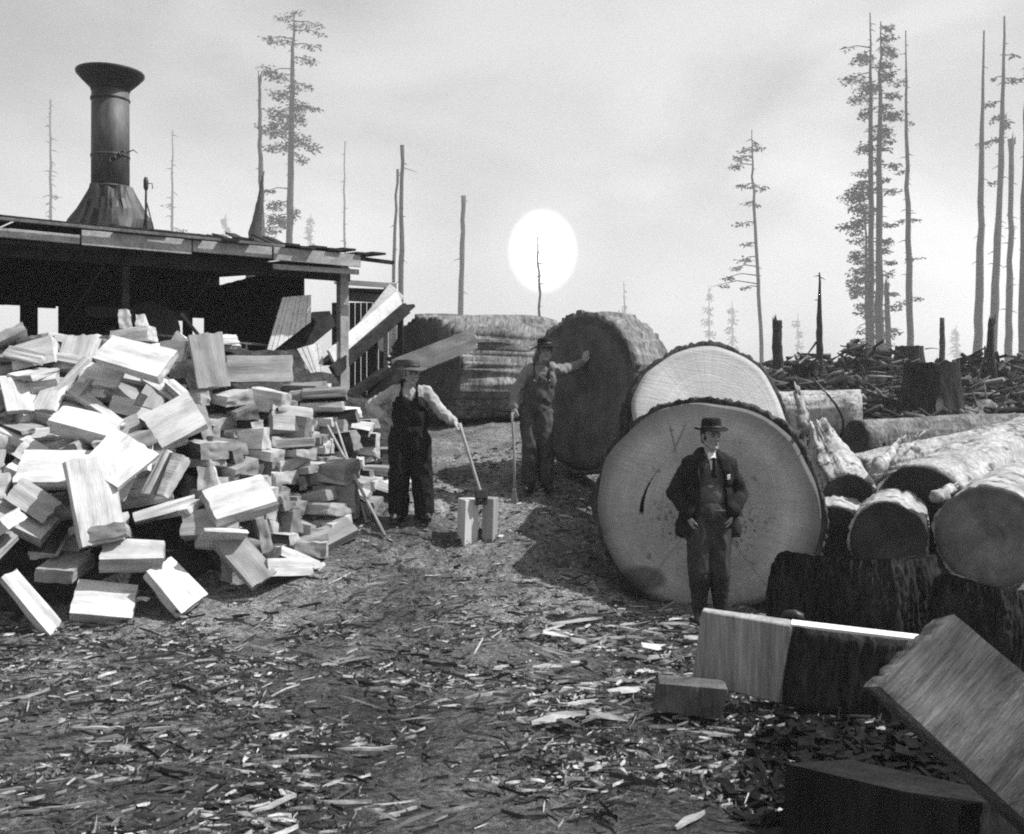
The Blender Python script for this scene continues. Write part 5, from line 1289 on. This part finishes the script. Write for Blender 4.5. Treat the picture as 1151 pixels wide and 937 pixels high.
def V3(*a): return Vector(a)
def hand(wrist, d, n, side, curl=(25, 35, 25), spread=.1, thumb=.5):
    """palm, four unequal bent fingers and a thumb off the side; d: along the fingers, n: where the palm looks"""
    d = Vector(d).normalized(); n = Vector(n); n = (n - d * n.dot(d)).normalized(); s_ = n.cross(d) * side
    w = Vector(wrist); out = [('c', w - d * .03, .026, w + d * .02, .027)]
    kn = []
    for i in range(4):
        k = w + d * (.088 - .006 * abs(i - 1)) + s_ * (.030 - .020 * i); kn.append(k)
        out.append(('c', w + d * .015 + s_ * (.014 - .009 * i), .016, k, .0115))
    for i, L in enumerate((.074, .082, .075, .058)):
        p = kn[i]; a = 0; sp = s_ * spread * (1 - .67 * i)
        for j, fr in enumerate((.44, .31, .25)):
            a += R(curl[j]); dd = (d + sp * (1 if j == 0 else .5)) * math.cos(a) + n * math.sin(a); dd.normalize()
            q = p + dd * L * fr; r0 = .0098 - .0009 * j
            out.append(('c', p, r0, q, r0 - .0008)); p = q
    t0 = w + d * .022 + s_ * .022; t1 = t0 + (s_ * .62 + d * .66 + n * .4 * thumb) * .045; t2 = t1 + (d * .75 + s_ * .12 + n * .8 * thumb).normalized() * .034; t3 = t2 + (d * .7 - s_ * .15 + n * 1.0 * thumb).normalized() * .026
    out += [('c', t0, .015, t1, .0118), ('c', t1, .0115, t2, .0102), ('c', t2, .0102, t3, .0085)]
    return out
def head(H, yaw=0.0, pitch=0.0, roll=0.0):
    """skull, jaw, brow, nose, cheeks, lips, ears; H: centre of the skull; faces -y at yaw 0"""
    m = (Matrix.Rotation(yaw, 3, 'Z') @ Matrix.Rotation(pitch, 3, 'X') @ Matrix.Rotation(roll, 3, 'Y'))
    T = lambda x, y, z: Vector(H) + m @ Vector((x, y, z))
    o = [('e', T(0, .012, .028), (.074, .093, .088), m), ('e', T(0, -.022, -.02), (.062, .066, .075), m), ('e', T(0, -.040, -.078), (.043, .043, .040), m),
         ('c', T(-.048, .0, -.055), .024, T(-.012, -.062, -.096), .019), ('c', T(.048, .0, -.055), .024, T(.012, -.062, -.096), .019),
         ('c', T(-.03, -.079, .028), .012, T(.03, -.079, .028), .012),
         ('c', T(0, -.088, .018), .009, T(0, -.106, -.022), .013), ('e', T(-.011, -.094, -.026), (.010, .012, .008), m), ('e', T(.011, -.094, -.026), (.010, .012, .008), m),
         ('e', T(-.036, -.066, -.018), (.022, .018, .018), m), ('e', T(.036, -.066, -.018), (.022, .018, .018), m),
         ('c', T(-.019, -.080, -.052), .0085, T(.019, -.080, -.052), .0085), ('c', T(-.015, -.079, -.063), .009, T(.015, -.079, -.063), .009), ('e', T(0, -.078, -.095), (.018, .014, .016), m)]
    for sx in (-1, 1):
        o.append(('e', T(sx * .076, .012, -.006), (.010, .021, .034), m)); o.append(('c', T(sx * .074, .008, -.03), .010, T(sx * .07, .0, -.04), .008))
    eyes = [T(sx * .031, -.0795, .006) for sx in (-1, 1)]
    return o, eyes, m, T
def face_parts(T, m, eyes, root, brow=True):
    for e in eyes:
        mb = MB(); mb.lathe([(.002, -.0062), (.0105, -.003), (.0115, 0), (.0105, .003), (.002, .0062)], n=14, m=m, c=e); mb.build('eye', M['eye'], root, True)
    for sx in (-1, 1):
        MB().tube([T(sx * .016, -.092, .024), T(sx * .032, -.091, .031), T(sx * .048, -.080, .024)], [.0045, .0052, .003], 6).build('eyebrow', M['hair'], root, True)
    MB().tube([T(-.021, -.0872, -.0575), T(0, -.0915, -.0568), T(.021, -.0872, -.0575)], [.0016, .0026, .0016], 6).build('mouth', M['leather'], root, True)
def hair_cap(T, m, root):
    bake('hair', [('e', T(0, .028, .03), (.080, .092, .088), m), ('e', T(-.062, .02, -.01), (.018, .045, .036), m), ('e', T(.062, .02, -.01), (.018, .045, .036), m), ('e', T(0, .075, -.03), (.058, .036, .05), m)], .007, M['hair'], root, 2, (.003, 60, 60, 2))
def hat(T, m, root, mat, brim, crown_h, crown_r, dent=.0, curl=.012, flat=True, droop=0.0, tilt=0.0, seed=1, band=True):
    mm = m @ Matrix.Rotation(tilt, 3, 'X'); c = T(0, .006, .062)
    h = bpy.data.objects.new('hat', None)
    vs = []; n = 56
    prof = [(crown_r * .99, -.012), (brim * .80, -.010 - droop * .3), (brim, -.004 - droop), (brim * 1.003, .001 - droop), (brim * .80, -.003 - droop * .3), (crown_r * 1.02, .003), (crown_r * 1.0, crown_h * .55), (crown_r * .93, crown_h * .9), (crown_r * .78, crown_h), (crown_r * .45, crown_h - dent), (.006, crown_h - dent * 1.2)]
    for (r, z) in prof:
        for j in range(n):
            a = 2 * math.pi * j / n; x, y = math.cos(a), math.sin(a)
            out_ = max(0, (r - crown_r) / max(.01, brim - crown_r))
            zz = z + out_ * (curl * abs(x) ** 2.5 - .012 * max(0, -y)) + out_ * .012 * noise.noise(Vector((x * 1.6, y * 1.6, seed)))
            w = 1 + .03 * noise.noise(Vector((x * 1.4 + seed, y * 1.4, z * 8)))
            vs.append(c + mm @ Vector((x * r * .93 * w, y * r * 1.08 * w, zz)))
    k = len(prof)
    fs = [(i * n + j, i * n + (j + 1) % n, (i + 1) * n + (j + 1) % n, (i + 1) * n + j) for i in range(k - 1) for j in range(n)] + [tuple((k - 1) * n + j for j in range(n))]
    o = MB().add(vs, fs).build('hat', mat, root, True)
    if band:
        mb = MB(); mb.v = []; b = []
        for (r, z) in ((crown_r * 1.015, .004), (crown_r * 1.035, .006), (crown_r * 1.03, .026), (crown_r * 1.0, .028)):
            for j in range(n):
                a = 2 * math.pi * j / n; b.append(c + mm @ Vector((math.cos(a) * r * .93, math.sin(a) * r * 1.08, z)))
        MB().add(b, [(i * n + j, i * n + (j + 1) % n, (i + 1) * n + (j + 1) % n, (i + 1) * n + j) for i in range(3) for j in range(n)]).build('hat_band', M['leather'], o, True)
    return o
def boots(root, feet, mat, shaft=.16):
    for (p, yaw) in feet:
        p = Vector(p); f = Vector((math.sin(yaw), -math.cos(yaw), 0)); s_ = Vector((f.y, -f.x, 0))
        pr = [('c', p + V3(0, 0, .10) - f * .02, .050, p + V3(0, 0, shaft + .08) - f * .01, .056), ('c', p + V3(0, 0, .05) - f * .05, .042, p + V3(0, 0, .045) + f * .11, .043), ('c', p + V3(0, 0, .085) - f * .02, .046, p + V3(0, 0, .05) + f * .09, .04), ('c', p + V3(0, 0, .038) + f * .10 - s_ * .015, .034, p + V3(0, 0, .036) + f * .155 , .03)]
        def flat(bm):
            for v in bm.verts:
                if v.co.z < p.z + .012: v.co.z = p.z + .004
        bake('boot', pr, .009, mat, root, 2, (.003, 30, 40, 5), flat)
        mb = MB(); q = []
        for j in range(20):
            a = 2 * math.pi * j / 20; q.append(p + f * (.045 + .135 * math.cos(a)) + s_ * (.043 * math.sin(a)) + V3(0, 0, -.004))
        mb.prism(q, (0, 0, .014)); mb.build('boot_sole', M['leather'], root)

def body(root, J, hd, hands, skinny=True):
    """the whole figure under the clothes as one skin"""
    pr = list(hd)
    pr += [('c', J['head'] + V3(0, .018, -.05), .052, J['neck'], .056), ('c', J['neck'], .056, J['chest'], .10), ('e', J['chest'], (.13, .085, .16)), ('c', J['chest'], .10, J['hip'], .10), ('e', J['hip'], (.135, .09, .10))]
    for k in (0, 1):
        sk = J['sh'][k] + V3(0, 0, -.055)
        pr += [('c', J['neck'] + V3(0, 0, -.02), .046, sk, .048), ('c', sk, .045, J['el'][k], .037), ('c', J['el'][k], .037, J['wr'][k], .026)]
        pr += [('c', J['th'][k], .082, J['kn'][k], .052), ('c', J['kn'][k], .052, J['an'][k], .036), ('c', J['an'][k], .04, J['an'][k] + V3(0, -.07, -.045), .022)]
    for h in hands: pr += h
    return bake('body', pr, .0062, M['skin'], root, 2)

def sleeves(J, k, r0, r1, r2, end=.0):
    w = J['wr'][k].lerp(J['el'][k], end)
    s_ = J['sh'][k] + V3(-.022 if J['sh'][k].x > 0 else .022, 0, -.03)
    return [('c', s_, r0 * .92, J['el'][k], r1 * .88), ('c', J['el'][k], r1 * .88, w, r2)]
def trousers(J, r, cuff):
    pr = [('e', J['hip'] + V3(0, 0, .02), (r[0] * 1.55, r[0] * 1.12, .15))]
    for k in (0, 1):
        c = J['an'][k] + V3(0, 0, cuff)
        pr += [('c', J['th'][k], r[0], J['kn'][k], r[1]), ('c', J['kn'][k], r[1], c, r[2])]
    return pr

# --- the man in the dark coat before the largest round -------------------------------------------------
def man_coat():
    c = W(797, 702, 8.75); c.z = G(c.x, c.y) + .015
    root = empty('person', c, R(4)); root.scale = (1.02, 1.02, 1.035)
    J = dict(head=V3(.015, -.02, 1.625), neck=V3(.005, .0, 1.475), chest=V3(0, .0, 1.28), hip=V3(-.005, 0, .94),
             sh=[V3(-.185, .01, 1.415), V3(.19, .01, 1.415)], el=[V3(-.285, .085, 1.13), V3(.295, .08, 1.12)], wr=[V3(-.205, -.07, .955), V3(.19, -.08, .965)],
             th=[V3(-.085, 0, .88), V3(.08, 0, .88)], kn=[V3(-.095, -.03, .48), V3(.085, -.02, .48)], an=[V3(-.085, .0, .09), V3(.10, .0, .09)])
    hp, eyes, m, T = head(J['head'], yaw=R(14), pitch=R(3))
    hs = [hand(J['wr'][0], (.25, -.05, -1), (.9, .2, 0), -1, (20, 30, 20)), hand(J['wr'][1], (-.35, .02, -1), (-.9, .2, 0), 1, (20, 30, 20))]
    body(root, J, hp, hs); face_parts(T, m, eyes, root); hair_cap(T, m, root)
    hat(T, m, root, M['felt'], .152, .098, .090, dent=.012, curl=.014, tilt=R(-3), seed=2)
    tr = trousers(J, (.116, .094, .082), .24)
    bake('trousers', tr, .010, M['trouser'], root, 2, (.010, 10, 6, 3))
    # tall boots with the trouser legs tucked in
    for k, (p, yw) in enumerate(((V3(-.085, .0, 0), R(-12)), (V3(.10, .0, 0), R(16)))):
        f = V3(math.sin(yw), -math.cos(yw), 0); s_ = V3(f.y, -f.x, 0)
        pr = [('c', p + V3(0, 0, .10), .054, p.lerp(J['kn'][k], .85) + V3(0, 0, .02), .092), ('c', p + V3(0, 0, .05) - f * .05, .042, p + V3(0, 0, .045) + f * .11, .043), ('c', p + V3(0, 0, .09) - f * .02, .048, p + V3(0, 0, .05) + f * .09, .04), ('c', p + V3(0, 0, .038) + f * .10, .036, p + V3(0, 0, .036) + f * .155, .03)]
        bake('boot', pr, .010, M['leather'], root, 2, (.006, 14, 16, 5 + k))
    # vest and shirt
    tors = [('e', V3(0, .0, 1.30), (.165, .112, .17)), ('e', V3(0, .0, 1.12), (.15, .108, .18)), ('c', V3(-.10, .01, 1.375), .062, V3(.10, .01, 1.375), .062)]
    bake('waistcoat', tors, .010, M['vest'], root, 3, (.004, 14, 10, 8))
    bake('collar', [('c', V3(-.022, -.070, 1.435), .012, V3(-.012, -.052, 1.475), .016), ('c', V3(.032, -.068, 1.435), .012, V3(.022, -.05, 1.475), .016), ('e', V3(.005, .006, 1.474), (.054, .054, .018)), ('c', V3(.002, -.095, 1.355), .022, V3(.005, -.068, 1.43), .026)], .006, M['white_cloth'], root, 2, (.003, 30, 30, 1))
    bake('necktie', [('e', V3(.008, -.118, 1.432), (.026, .018, .020)), ('c', V3(.010, -.122, 1.41), .014, V3(.014, -.134, 1.30), .026)], .005, M['felt'], root, 1)
    MB().tube([V3(-.03, -.118, 1.20), V3(.01, -.122, 1.165), V3(.05, -.118, 1.20)], .0025, 6).build('watch_chain', M['steel'], root, True)
    MB().box(V3(0, -.113, .985), (.23, .03, .035)).build('belt', M['leather'], root, bevel=.006)
    # open sack coat with its skirts pushed back by the arms
    ct = [('e', V3(0, .01, 1.30), (.205, .135, .19)), ('e', V3(0, .015, 1.08), (.205, .135, .22)), ('e', V3(0, .02, .90), (.235, .14, .19)), ('c', V3(-.13, .01, 1.39), .076, V3(.13, .01, 1.39), .076), ('c', V3(-.05, .03, 1.455), .06, V3(.05, .03, 1.455), .06)]
    for k in (0, 1):
        ct += [('c', J['sh'][k] + V3((.03, -.03)[k], 0, -.035), .068, J['el'][k], .058), ('c', J['el'][k], .058, J['wr'][k] + V3(0, 0, .03), .052)]
        sx = (-1, 1)[k]; ct += [('c', V3(sx * .15, .03, 1.0), .08, V3(sx * .195, .02, .80), .085)]
    def opening(bm):
        def cut(co):
            if co.z < .762: return True
            lim = .055 + .055 * max(0, min(1, (1.46 - co.z) / .2)) if co.z > 1.2 else .11 + .035 * max(0, (1.2 - co.z) / .4)
            if co.z > 1.47: lim = .052
            if co.y < .0 and abs(co.x - .005) < lim: return True
            # let the hands out of the sleeves
            return False
        bmesh.ops.delete(bm, geom=[v for v in bm.verts if cut(v.co)], context='VERTS')
    bake('coat', ct, .009, M['coat'], root, 3, (.014, 9, 7, 4), opening, .012)
    for sx in (-1, 1):
        mb = MB(); x0 = .005
        q = [V3(x0 + sx * .045, -.105, 1.475), V3(x0 + sx * .125, -.120, 1.42), V3(x0 + sx * .150, -.148, 1.33), V3(x0 + sx * .118, -.152, 1.19), V3(x0 + sx * .085, -.140, 1.34)]
        mb.prism(q if sx > 0 else q[::-1], (0, .016, 0)); mb.build('lapel', M['coat'], root, bevel=.005)
    mb = MB(); mb.prism([V3(.115, -.158, 1.30), V3(.145, -.156, 1.31), V3(.14, -.158, 1.265), V3(.118, -.158, 1.26)], (0, .012, 0)); mb.build('pocket_handkerchief', M['white_cloth'], root, bevel=.003)
    tag(root, 'man in dark coat and round hat, hands in trouser pockets, before the largest log round', 'person', 'workmen and visitor in the yard')
man_coat()

# --- the man leaning his hand on the dark log face -----------------------------------------------------
def man_lean():
    c = W(603, 553, 11.0); c.z = G(c.x, c.y) + .01
    root = empty('person', c, R(0))
    J = dict(head=V3(.10, -.03, 1.575), neck=V3(.075, .0, 1.43), chest=V3(.05, 0, 1.24), hip=V3(.0, 0, .92),
             sh=[V3(-.115, .0, 1.37), V3(.25, .03, 1.385)], el=[V3(-.225, -.01, 1.13), V3(.41, .20, 1.39)], wr=[V3(-.255, -.10, .93), V3(.545, .36, 1.45)],
             th=[V3(-.085, 0, .86), V3(.08, 0, .86)], kn=[V3(-.07, -.05, .47), V3(.10, -.02, .47)], an=[V3(-.085, -.01, .09), V3(.11, .06, .09)])
    hp, eyes, m, T = head(J['head'], yaw=R(2), pitch=R(4), roll=R(-3))
    hs = [hand(J['wr'][0], (-.10, -.5, -.75), (.55, .1, -.5), -1, (55, 60, 35)), hand(J['wr'][1], (.30, -.37, .88), (.78, .625, 0), -1 * -1, (4, 8, 8), .2, .2)]
    body(root, J, hp, hs); face_parts(T, m, eyes, root); hair_cap(T, m, root)
    hat(T, m, root, M['felt'], .185, .082, .092, dent=.012, curl=-.02, droop=.012, tilt=R(-4), seed=6)
    tr = trousers(J, (.108, .088, .082), .05)
    tr += [('e', V3(.03, -.012, 1.10), (.165, .122, .20)), ('c', V3(-.02, -.03, 1.22), .10, V3(.10, -.03, 1.22), .10)]
    bake('overalls', tr, .010, M['denim'], root, 2, (.016, 10, 7, 13))
    sh = [('e', V3(.055, .005, 1.27), (.170, .112, .17)), ('c', V3(-.05, .005, 1.365), .07, V3(.18, .01, 1.375), .07), ('e', V3(.075, -.005, 1.44), (.072, .068, .022))]
    sh += sleeves(J, 0, .078, .066, .05, .10) + sleeves(J, 1, .076, .064, .046, .12)
    bake('shirt', sh, .009, M['shirt_grey'], root, 2, (.013, 11, 11, 21))
    for sx, x in ((-1, -.03), (1, .14)):
        MB().tube([V3(x, -.118, 1.22), V3(x - sx * .0, -.105, 1.33), V3(x - sx * .005, -.05, 1.435), V3(x - sx * .01, .06, 1.43), V3(x - sx * .02, .11, 1.3), V3(x - sx * .04, .12, 1.15)], .016, 8).build('overall_strap', M['denim'], root, True)
    for x in (-.03, .14): MB().lathe([(.002, -.004), (.011, -.003), (.011, .003), (.002, .004)], n=12, m=Matrix.Rotation(R(90), 3, 'X'), c=V3(x, -.135, 1.24)).build('buckle', M['steel'], root, True)
    boots(root, [(V3(-.085, -.02, 0), R(-14)), (V3(.11, .05, 0), R(20))], M['leather'])
    tag(root, 'man in wide hat and worn overalls, one arm stretched to the tall dark log face', 'person', 'workmen and visitor in the yard')
    # the axe he rests his other hand on
    g = c + J['wr'][0] + V3(-.015, -.055, -.075)
    ft = W(578, 553, 10.75); ft.z = G(ft.x, ft.y)
    a = empty('axe', ft); top = g - ft + V3(0, 0, .03); low = V3(0, 0, .12)
    MB().tube([top, top.lerp(low, .15), top.lerp(low, .5) + V3(.012, 0, 0), low], [.021, .016, .015, .017], 10).build('handle', M['handle'], a, True)
    mb = MB(); mb.prism([V3(-.022, -.016, .16), V3(.022, -.016, .165), V3(.03, -.012, .06), V3(.055, -.006, .0), V3(-.055, -.006, -.004), V3(-.03, -.012, .06)], (0, .032, 0)); mb.build('axe_head', M['steel'], a, bevel=.004)
    tag(a, 'long-handled axe standing head down under the leaning man hand', 'axe')
man_lean()

# --- the man with his hand on his hip, holding the maul ------------------------------------------------
def man_maul():
    c = W(461, 586, 10.4); c.z = G(c.x, c.y) + .01
    root = empty('person', c, R(0))
    J = dict(head=V3(.025, -.055, 1.56), neck=V3(.005, -.01, 1.425), chest=V3(.0, 0, 1.24), hip=V3(-.01, 0, .93),
             sh=[V3(-.185, .02, 1.385), V3(.185, .0, 1.385)], el=[V3(-.44, .10, 1.21), V3(.32, -.02, 1.16)], wr=[V3(-.27, -.04, 1.09), V3(.475, -.16, 1.045)],
             th=[V3(-.10, 0, .86), V3(.09, 0, .86)], kn=[V3(-.115, -.03, .48), V3(.12, -.02, .48)], an=[V3(-.12, .0, .09), V3(.15, .0, .09)])
    hp, eyes, m, T = head(J['head'], yaw=R(16), pitch=R(12))
    hs = [hand(J['wr'][0], (.75, -.25, -.45), (.3, .2, -.9), -1, (20, 25, 20)), hand(J['wr'][1], (.72, -.3, -.40), (-.25, .1, -.95), 1, (50, 55, 40))]
    body(root, J, hp, hs); face_parts(T, m, eyes, root); hair_cap(T, m, root)
    hat(T, m, root, M['felt_grey'], .165, .088, .092, dent=.015, curl=-.01, droop=.008, tilt=R(-8), seed=9)
    tr = trousers(J, (.125, .108, .100), .03)
    tr += [('e', V3(0, -.012, 1.10), (.185, .135, .20)), ('c', V3(-.075, -.035, 1.23), .105, V3(.075, -.035, 1.23), .105)]
    bake('overalls', tr, .010, M['denim_black'], root, 2, (.018, 9, 6, 33))
    sh = [('e', V3(0, .0, 1.27), (.185, .122, .17)), ('c', V3(-.12, .005, 1.36), .072, V3(.12, .005, 1.36), .072), ('e', V3(.005, -.015, 1.435), (.074, .070, .024))]
    sh += sleeves(J, 0, .076, .064, .048, .12) + sleeves(J, 1, .076, .062, .044, .14)
    bake('shirt', sh, .009, M['shirt'], root, 2, (.016, 11, 11, 41))
    for sx, x in ((-1, -.085), (1, .085)):
        MB().tube([V3(x, -.14, 1.25), V3(x, -.125, 1.34), V3(x - sx * .005, -.05, 1.448), V3(x - sx * .01, .07, 1.44), V3(x - sx * .03, .125, 1.3), V3(x - sx * .06, .135, 1.15)], .019, 8).build('overall_strap', M['denim_black'], root, True)
    boots(root, [(V3(-.12, .0, 0), R(-20)), (V3(.15, .0, 0), R(24))], M['leather'])
    tag(root, 'man in black overalls and pale shirt, one hand on hip, the other on the maul', 'person', 'workmen and visitor in the yard')
    g = c + J['wr'][1] + V3(.072, -.045, -.055)
    tip = W(541, 556, 10.05)
    a = empty('maul', tip)
    top = g - tip + (g - tip).normalized() * .045; d = top.normalized()
    MB().tube([top, top * .9, top * .5, d * .04, d * -.03], [.022, .017, .016, .017, .015], 10).build('handle', M['handle'], a, True)
    mm = frame((0, 0, 0), V3(1, .1, .05), d).to_3x3()
    mb = MB(); mb.box(V3(0, 0, .0), (.075, .10, .13), mm); mb.build('maul_head', M['iron_dark'], a, bevel=.012)
    MB().box(V3(.0, 0, -.08), (.03, .045, .12), mm @ Matrix.Rotation(R(0), 3, 'Y')).build('froe_wedge', M['iron_dark'], a, bevel=.006)
    tag(a, 'wooden-handled splitting maul with black head between the two standing bolts', 'maul')
man_maul()

# poles leaning on the heap
def pole(label, p0, p1, r, hook):
    a = empty('peavey', W(*p1)); o0 = a.location.copy()
    o0.z = G(o0.x, o0.y) + .01; a.location = o0
    t = W(*p0) - o0
    MB().tube([t, t * .5 + V3(.01, 0, 0), V3(0, 0, .02)], [r * .8, r, r * 1.15], 10).build('handle', M['handle'], a, True)
    d = t.normalized()
    MB().tube([d * .30, d * .10, V3(0, 0, 0)], [r * 1.5, r * 1.35, .005], 10).build('spike', M['iron_dark'], a, True)
    if hook: MB().tube([d * .30 + V3(.02, -.02, 0), d * .24 + V3(.10, -.04, 0), d * .10 + V3(.11, -.05, -.02), d * .06 + V3(.07, -.04, -.02)], [.012, .011, .010, .004], 8).build('hook', M['iron_dark'], a, True)
    tag(a, label, 'peavey', 'poles leaning on the heap')
pole('long thin pole slanting from the stack to the soil beside the man in black overalls', (368, 478, 10.75), (432, 599, 10.05), .017, False)
pole('shorter pole slanting behind the long thin one against the stack', (377, 474, 10.9), (412, 565, 10.35), .015, True)

# ---------------------------------------------------------------- air, sky, sun, camera
def air():
    mb = MB(); x, y0, y1, z0, z1 = 900, -120, 900, -2.5, 125
    mb.box(((0), (y0 + y1) / 2, (z0 + z1) / 2), (2 * x, y1 - y0, z1 - z0))
    m = bpy.data.materials.new('smoky_air'); m.use_nodes = True; t = m.node_tree; t.nodes.clear()
    o = t.nodes.new('ShaderNodeOutputMaterial'); v = t.nodes.new('ShaderNodeVolumePrincipled')
    v.inputs['Color'].default_value = (.9, .9, .9, 1); v.inputs['Density'].default_value = HAZE
    v.inputs['Anisotropy'].default_value = .2
    t.links.new(v.outputs[0], o.inputs['Volume'])
    ob = mb.build('haze', m); tag(ob, 'pale wood smoke hanging over the clearing', 'haze', kind='stuff')
HAZE = .0011
air()
SUN_EL, SUN_AZ = R(52), R(91)      # azimuth clockwise from the viewing direction: from the right
sd = Vector((math.sin(SUN_AZ) * math.cos(SUN_EL), math.cos(SUN_AZ) * math.cos(SUN_EL), math.sin(SUN_EL)))
L = bpy.data.lights.new('sun', 'SUN'); L.energy = 5.0; L.angle = R(.6); L.color = (1, 1, 1)
so_ = bpy.data.objects.new('sun', L); col.objects.link(so_); so_.location = (20, -5, 30)
so_.rotation_euler = (-sd).to_track_quat('-Z', 'Y').to_euler()
world = bpy.data.worlds.new('World'); scene.world = world; world.use_nodes = True
wt = world.node_tree; wt.nodes.clear()
def N(t, **k):
    n = wt.nodes.new(t)
    for a, b in k.items(): setattr(n, a, b)
    return n
def mt(op, a, b=0.0, clamp=False):
    n = N('ShaderNodeMath', operation=op, use_clamp=clamp)
    for i, v in enumerate((a, b)):
        if hasattr(v, 'is_output'): wt.links.new(v, n.inputs[i])
        else: n.inputs[i].default_value = v
    return n.outputs[0]
def mr(v, a, b, lo, hi, sm=True):
    n = N('ShaderNodeMapRange'); n.clamp = True
    if sm: n.interpolation_type = 'SMOOTHSTEP'
    wt.links.new(v, n.inputs[0])
    for i, q in enumerate((a, b, lo, hi)): n.inputs[i + 1].default_value = q
    return n.outputs[0]
out = N('ShaderNodeOutputWorld'); bg = N('ShaderNodeBackground'); sky = N('ShaderNodeTexSky'); sky.sky_type = 'NISHITA'
sky.sun_disc = False; sky.sun_elevation = SUN_EL; sky.sun_rotation = SUN_AZ; sky.dust_density = 4.0; sky.air_density = 1.0
bw = N('ShaderNodeRGBToBW'); wt.links.new(sky.outputs[0], bw.inputs[0])
tc = N('ShaderNodeTexCoord'); sp = N('ShaderNodeSeparateXYZ'); wt.links.new(tc.outputs['Generated'], sp.inputs[0])
x_, y_, z_ = sp.outputs
# smoke drifting over the sky: soft uneven greys
vm = N('ShaderNodeVectorMath', operation='MULTIPLY'); wt.links.new(tc.outputs['Generated'], vm.inputs[0]); vm.inputs[1].default_value = (2.6, 2.6, 5.0)
nz = N('ShaderNodeTexNoise'); nz.inputs['Scale'].default_value = 1.0; nz.inputs['Detail'].default_value = 6; nz.inputs['Roughness'].default_value = .5; nz.inputs['Distortion'].default_value = .3
wt.links.new(vm.outputs[0], nz.inputs['Vector'])
smoke = mt('MULTIPLY', mr(nz.outputs[0], .36, .64, .68, 1.18), mr(z_, .0, .36, 1.2, .88))
lum = mt('MULTIPLY', mt('ADD', mt('MULTIPLY', bw.outputs[0], SKY_NISHITA if 'SKY_NISHITA' in globals() else .55), 2.6), smoke)
# the pale disc of the sun veiled by smoke
yy = mt('MAXIMUM', y_, .001)
dx = mt('DIVIDE', mt('SUBTRACT', mt('DIVIDE', x_, yy), (610 - CX) / F), 36.5 / F)
dz = mt('DIVIDE', mt('SUBTRACT', mt('DIVIDE', z_, yy), (HY - 282) / F), 44 / F)
rr2 = mt('SQRT', mt('ADD', mt('MULTIPLY', dx, dx), mt('MULTIPLY', dz, dz)))
disc = mt('MULTIPLY', mr(rr2, .74, 1.16, 1, 0), mt('GREATER_THAN', y_, .1))
glow = mt('MULTIPLY', mr(rr2, .9, 2.4, .9, 0), mt('GREATER_THAN', y_, .1))
lum = mt('ADD', lum, mt('ADD', mt('MULTIPLY', disc, 12.0), glow))
wt.links.new(lum, bg.inputs['Color']); bg.inputs['Strength'].default_value = .1
wt.links.new(bg.outputs[0], out.inputs[0])
cam = bpy.data.cameras.new('camera'); co_ = bpy.data.objects.new('camera', cam); col.objects.link(co_)
co_.location = (0, 0, ZC); co_.rotation_euler = (R(90), 0, 0)
cam.sensor_width = 36; cam.lens = 36 * F / 1151; cam.shift_y = -(468.5 - HY) / 1151; cam.shift_x = 0
cam.clip_start = .05; cam.clip_end = 3000
scene.camera = co_
scene.view_settings.view_transform = 'Standard'; scene.view_settings.look = 'None'
scene.view_settings.exposure = 0.7; scene.view_settings.gamma = 1; scene.view_settings.use_curve_mapping = False
scene.render.engine = 'CYCLES'
cy = scene.cycles; cy.use_denoising = False; cy.max_bounces = 6; cy.volume_bounces = 1; cy.diffuse_bounces = 3
try: cy.denoiser = 'OPENIMAGEDENOISE'
except Exception: pass
cy.pixel_filter_type = 'BLACKMAN_HARRIS'; cy.filter_width = 2.0
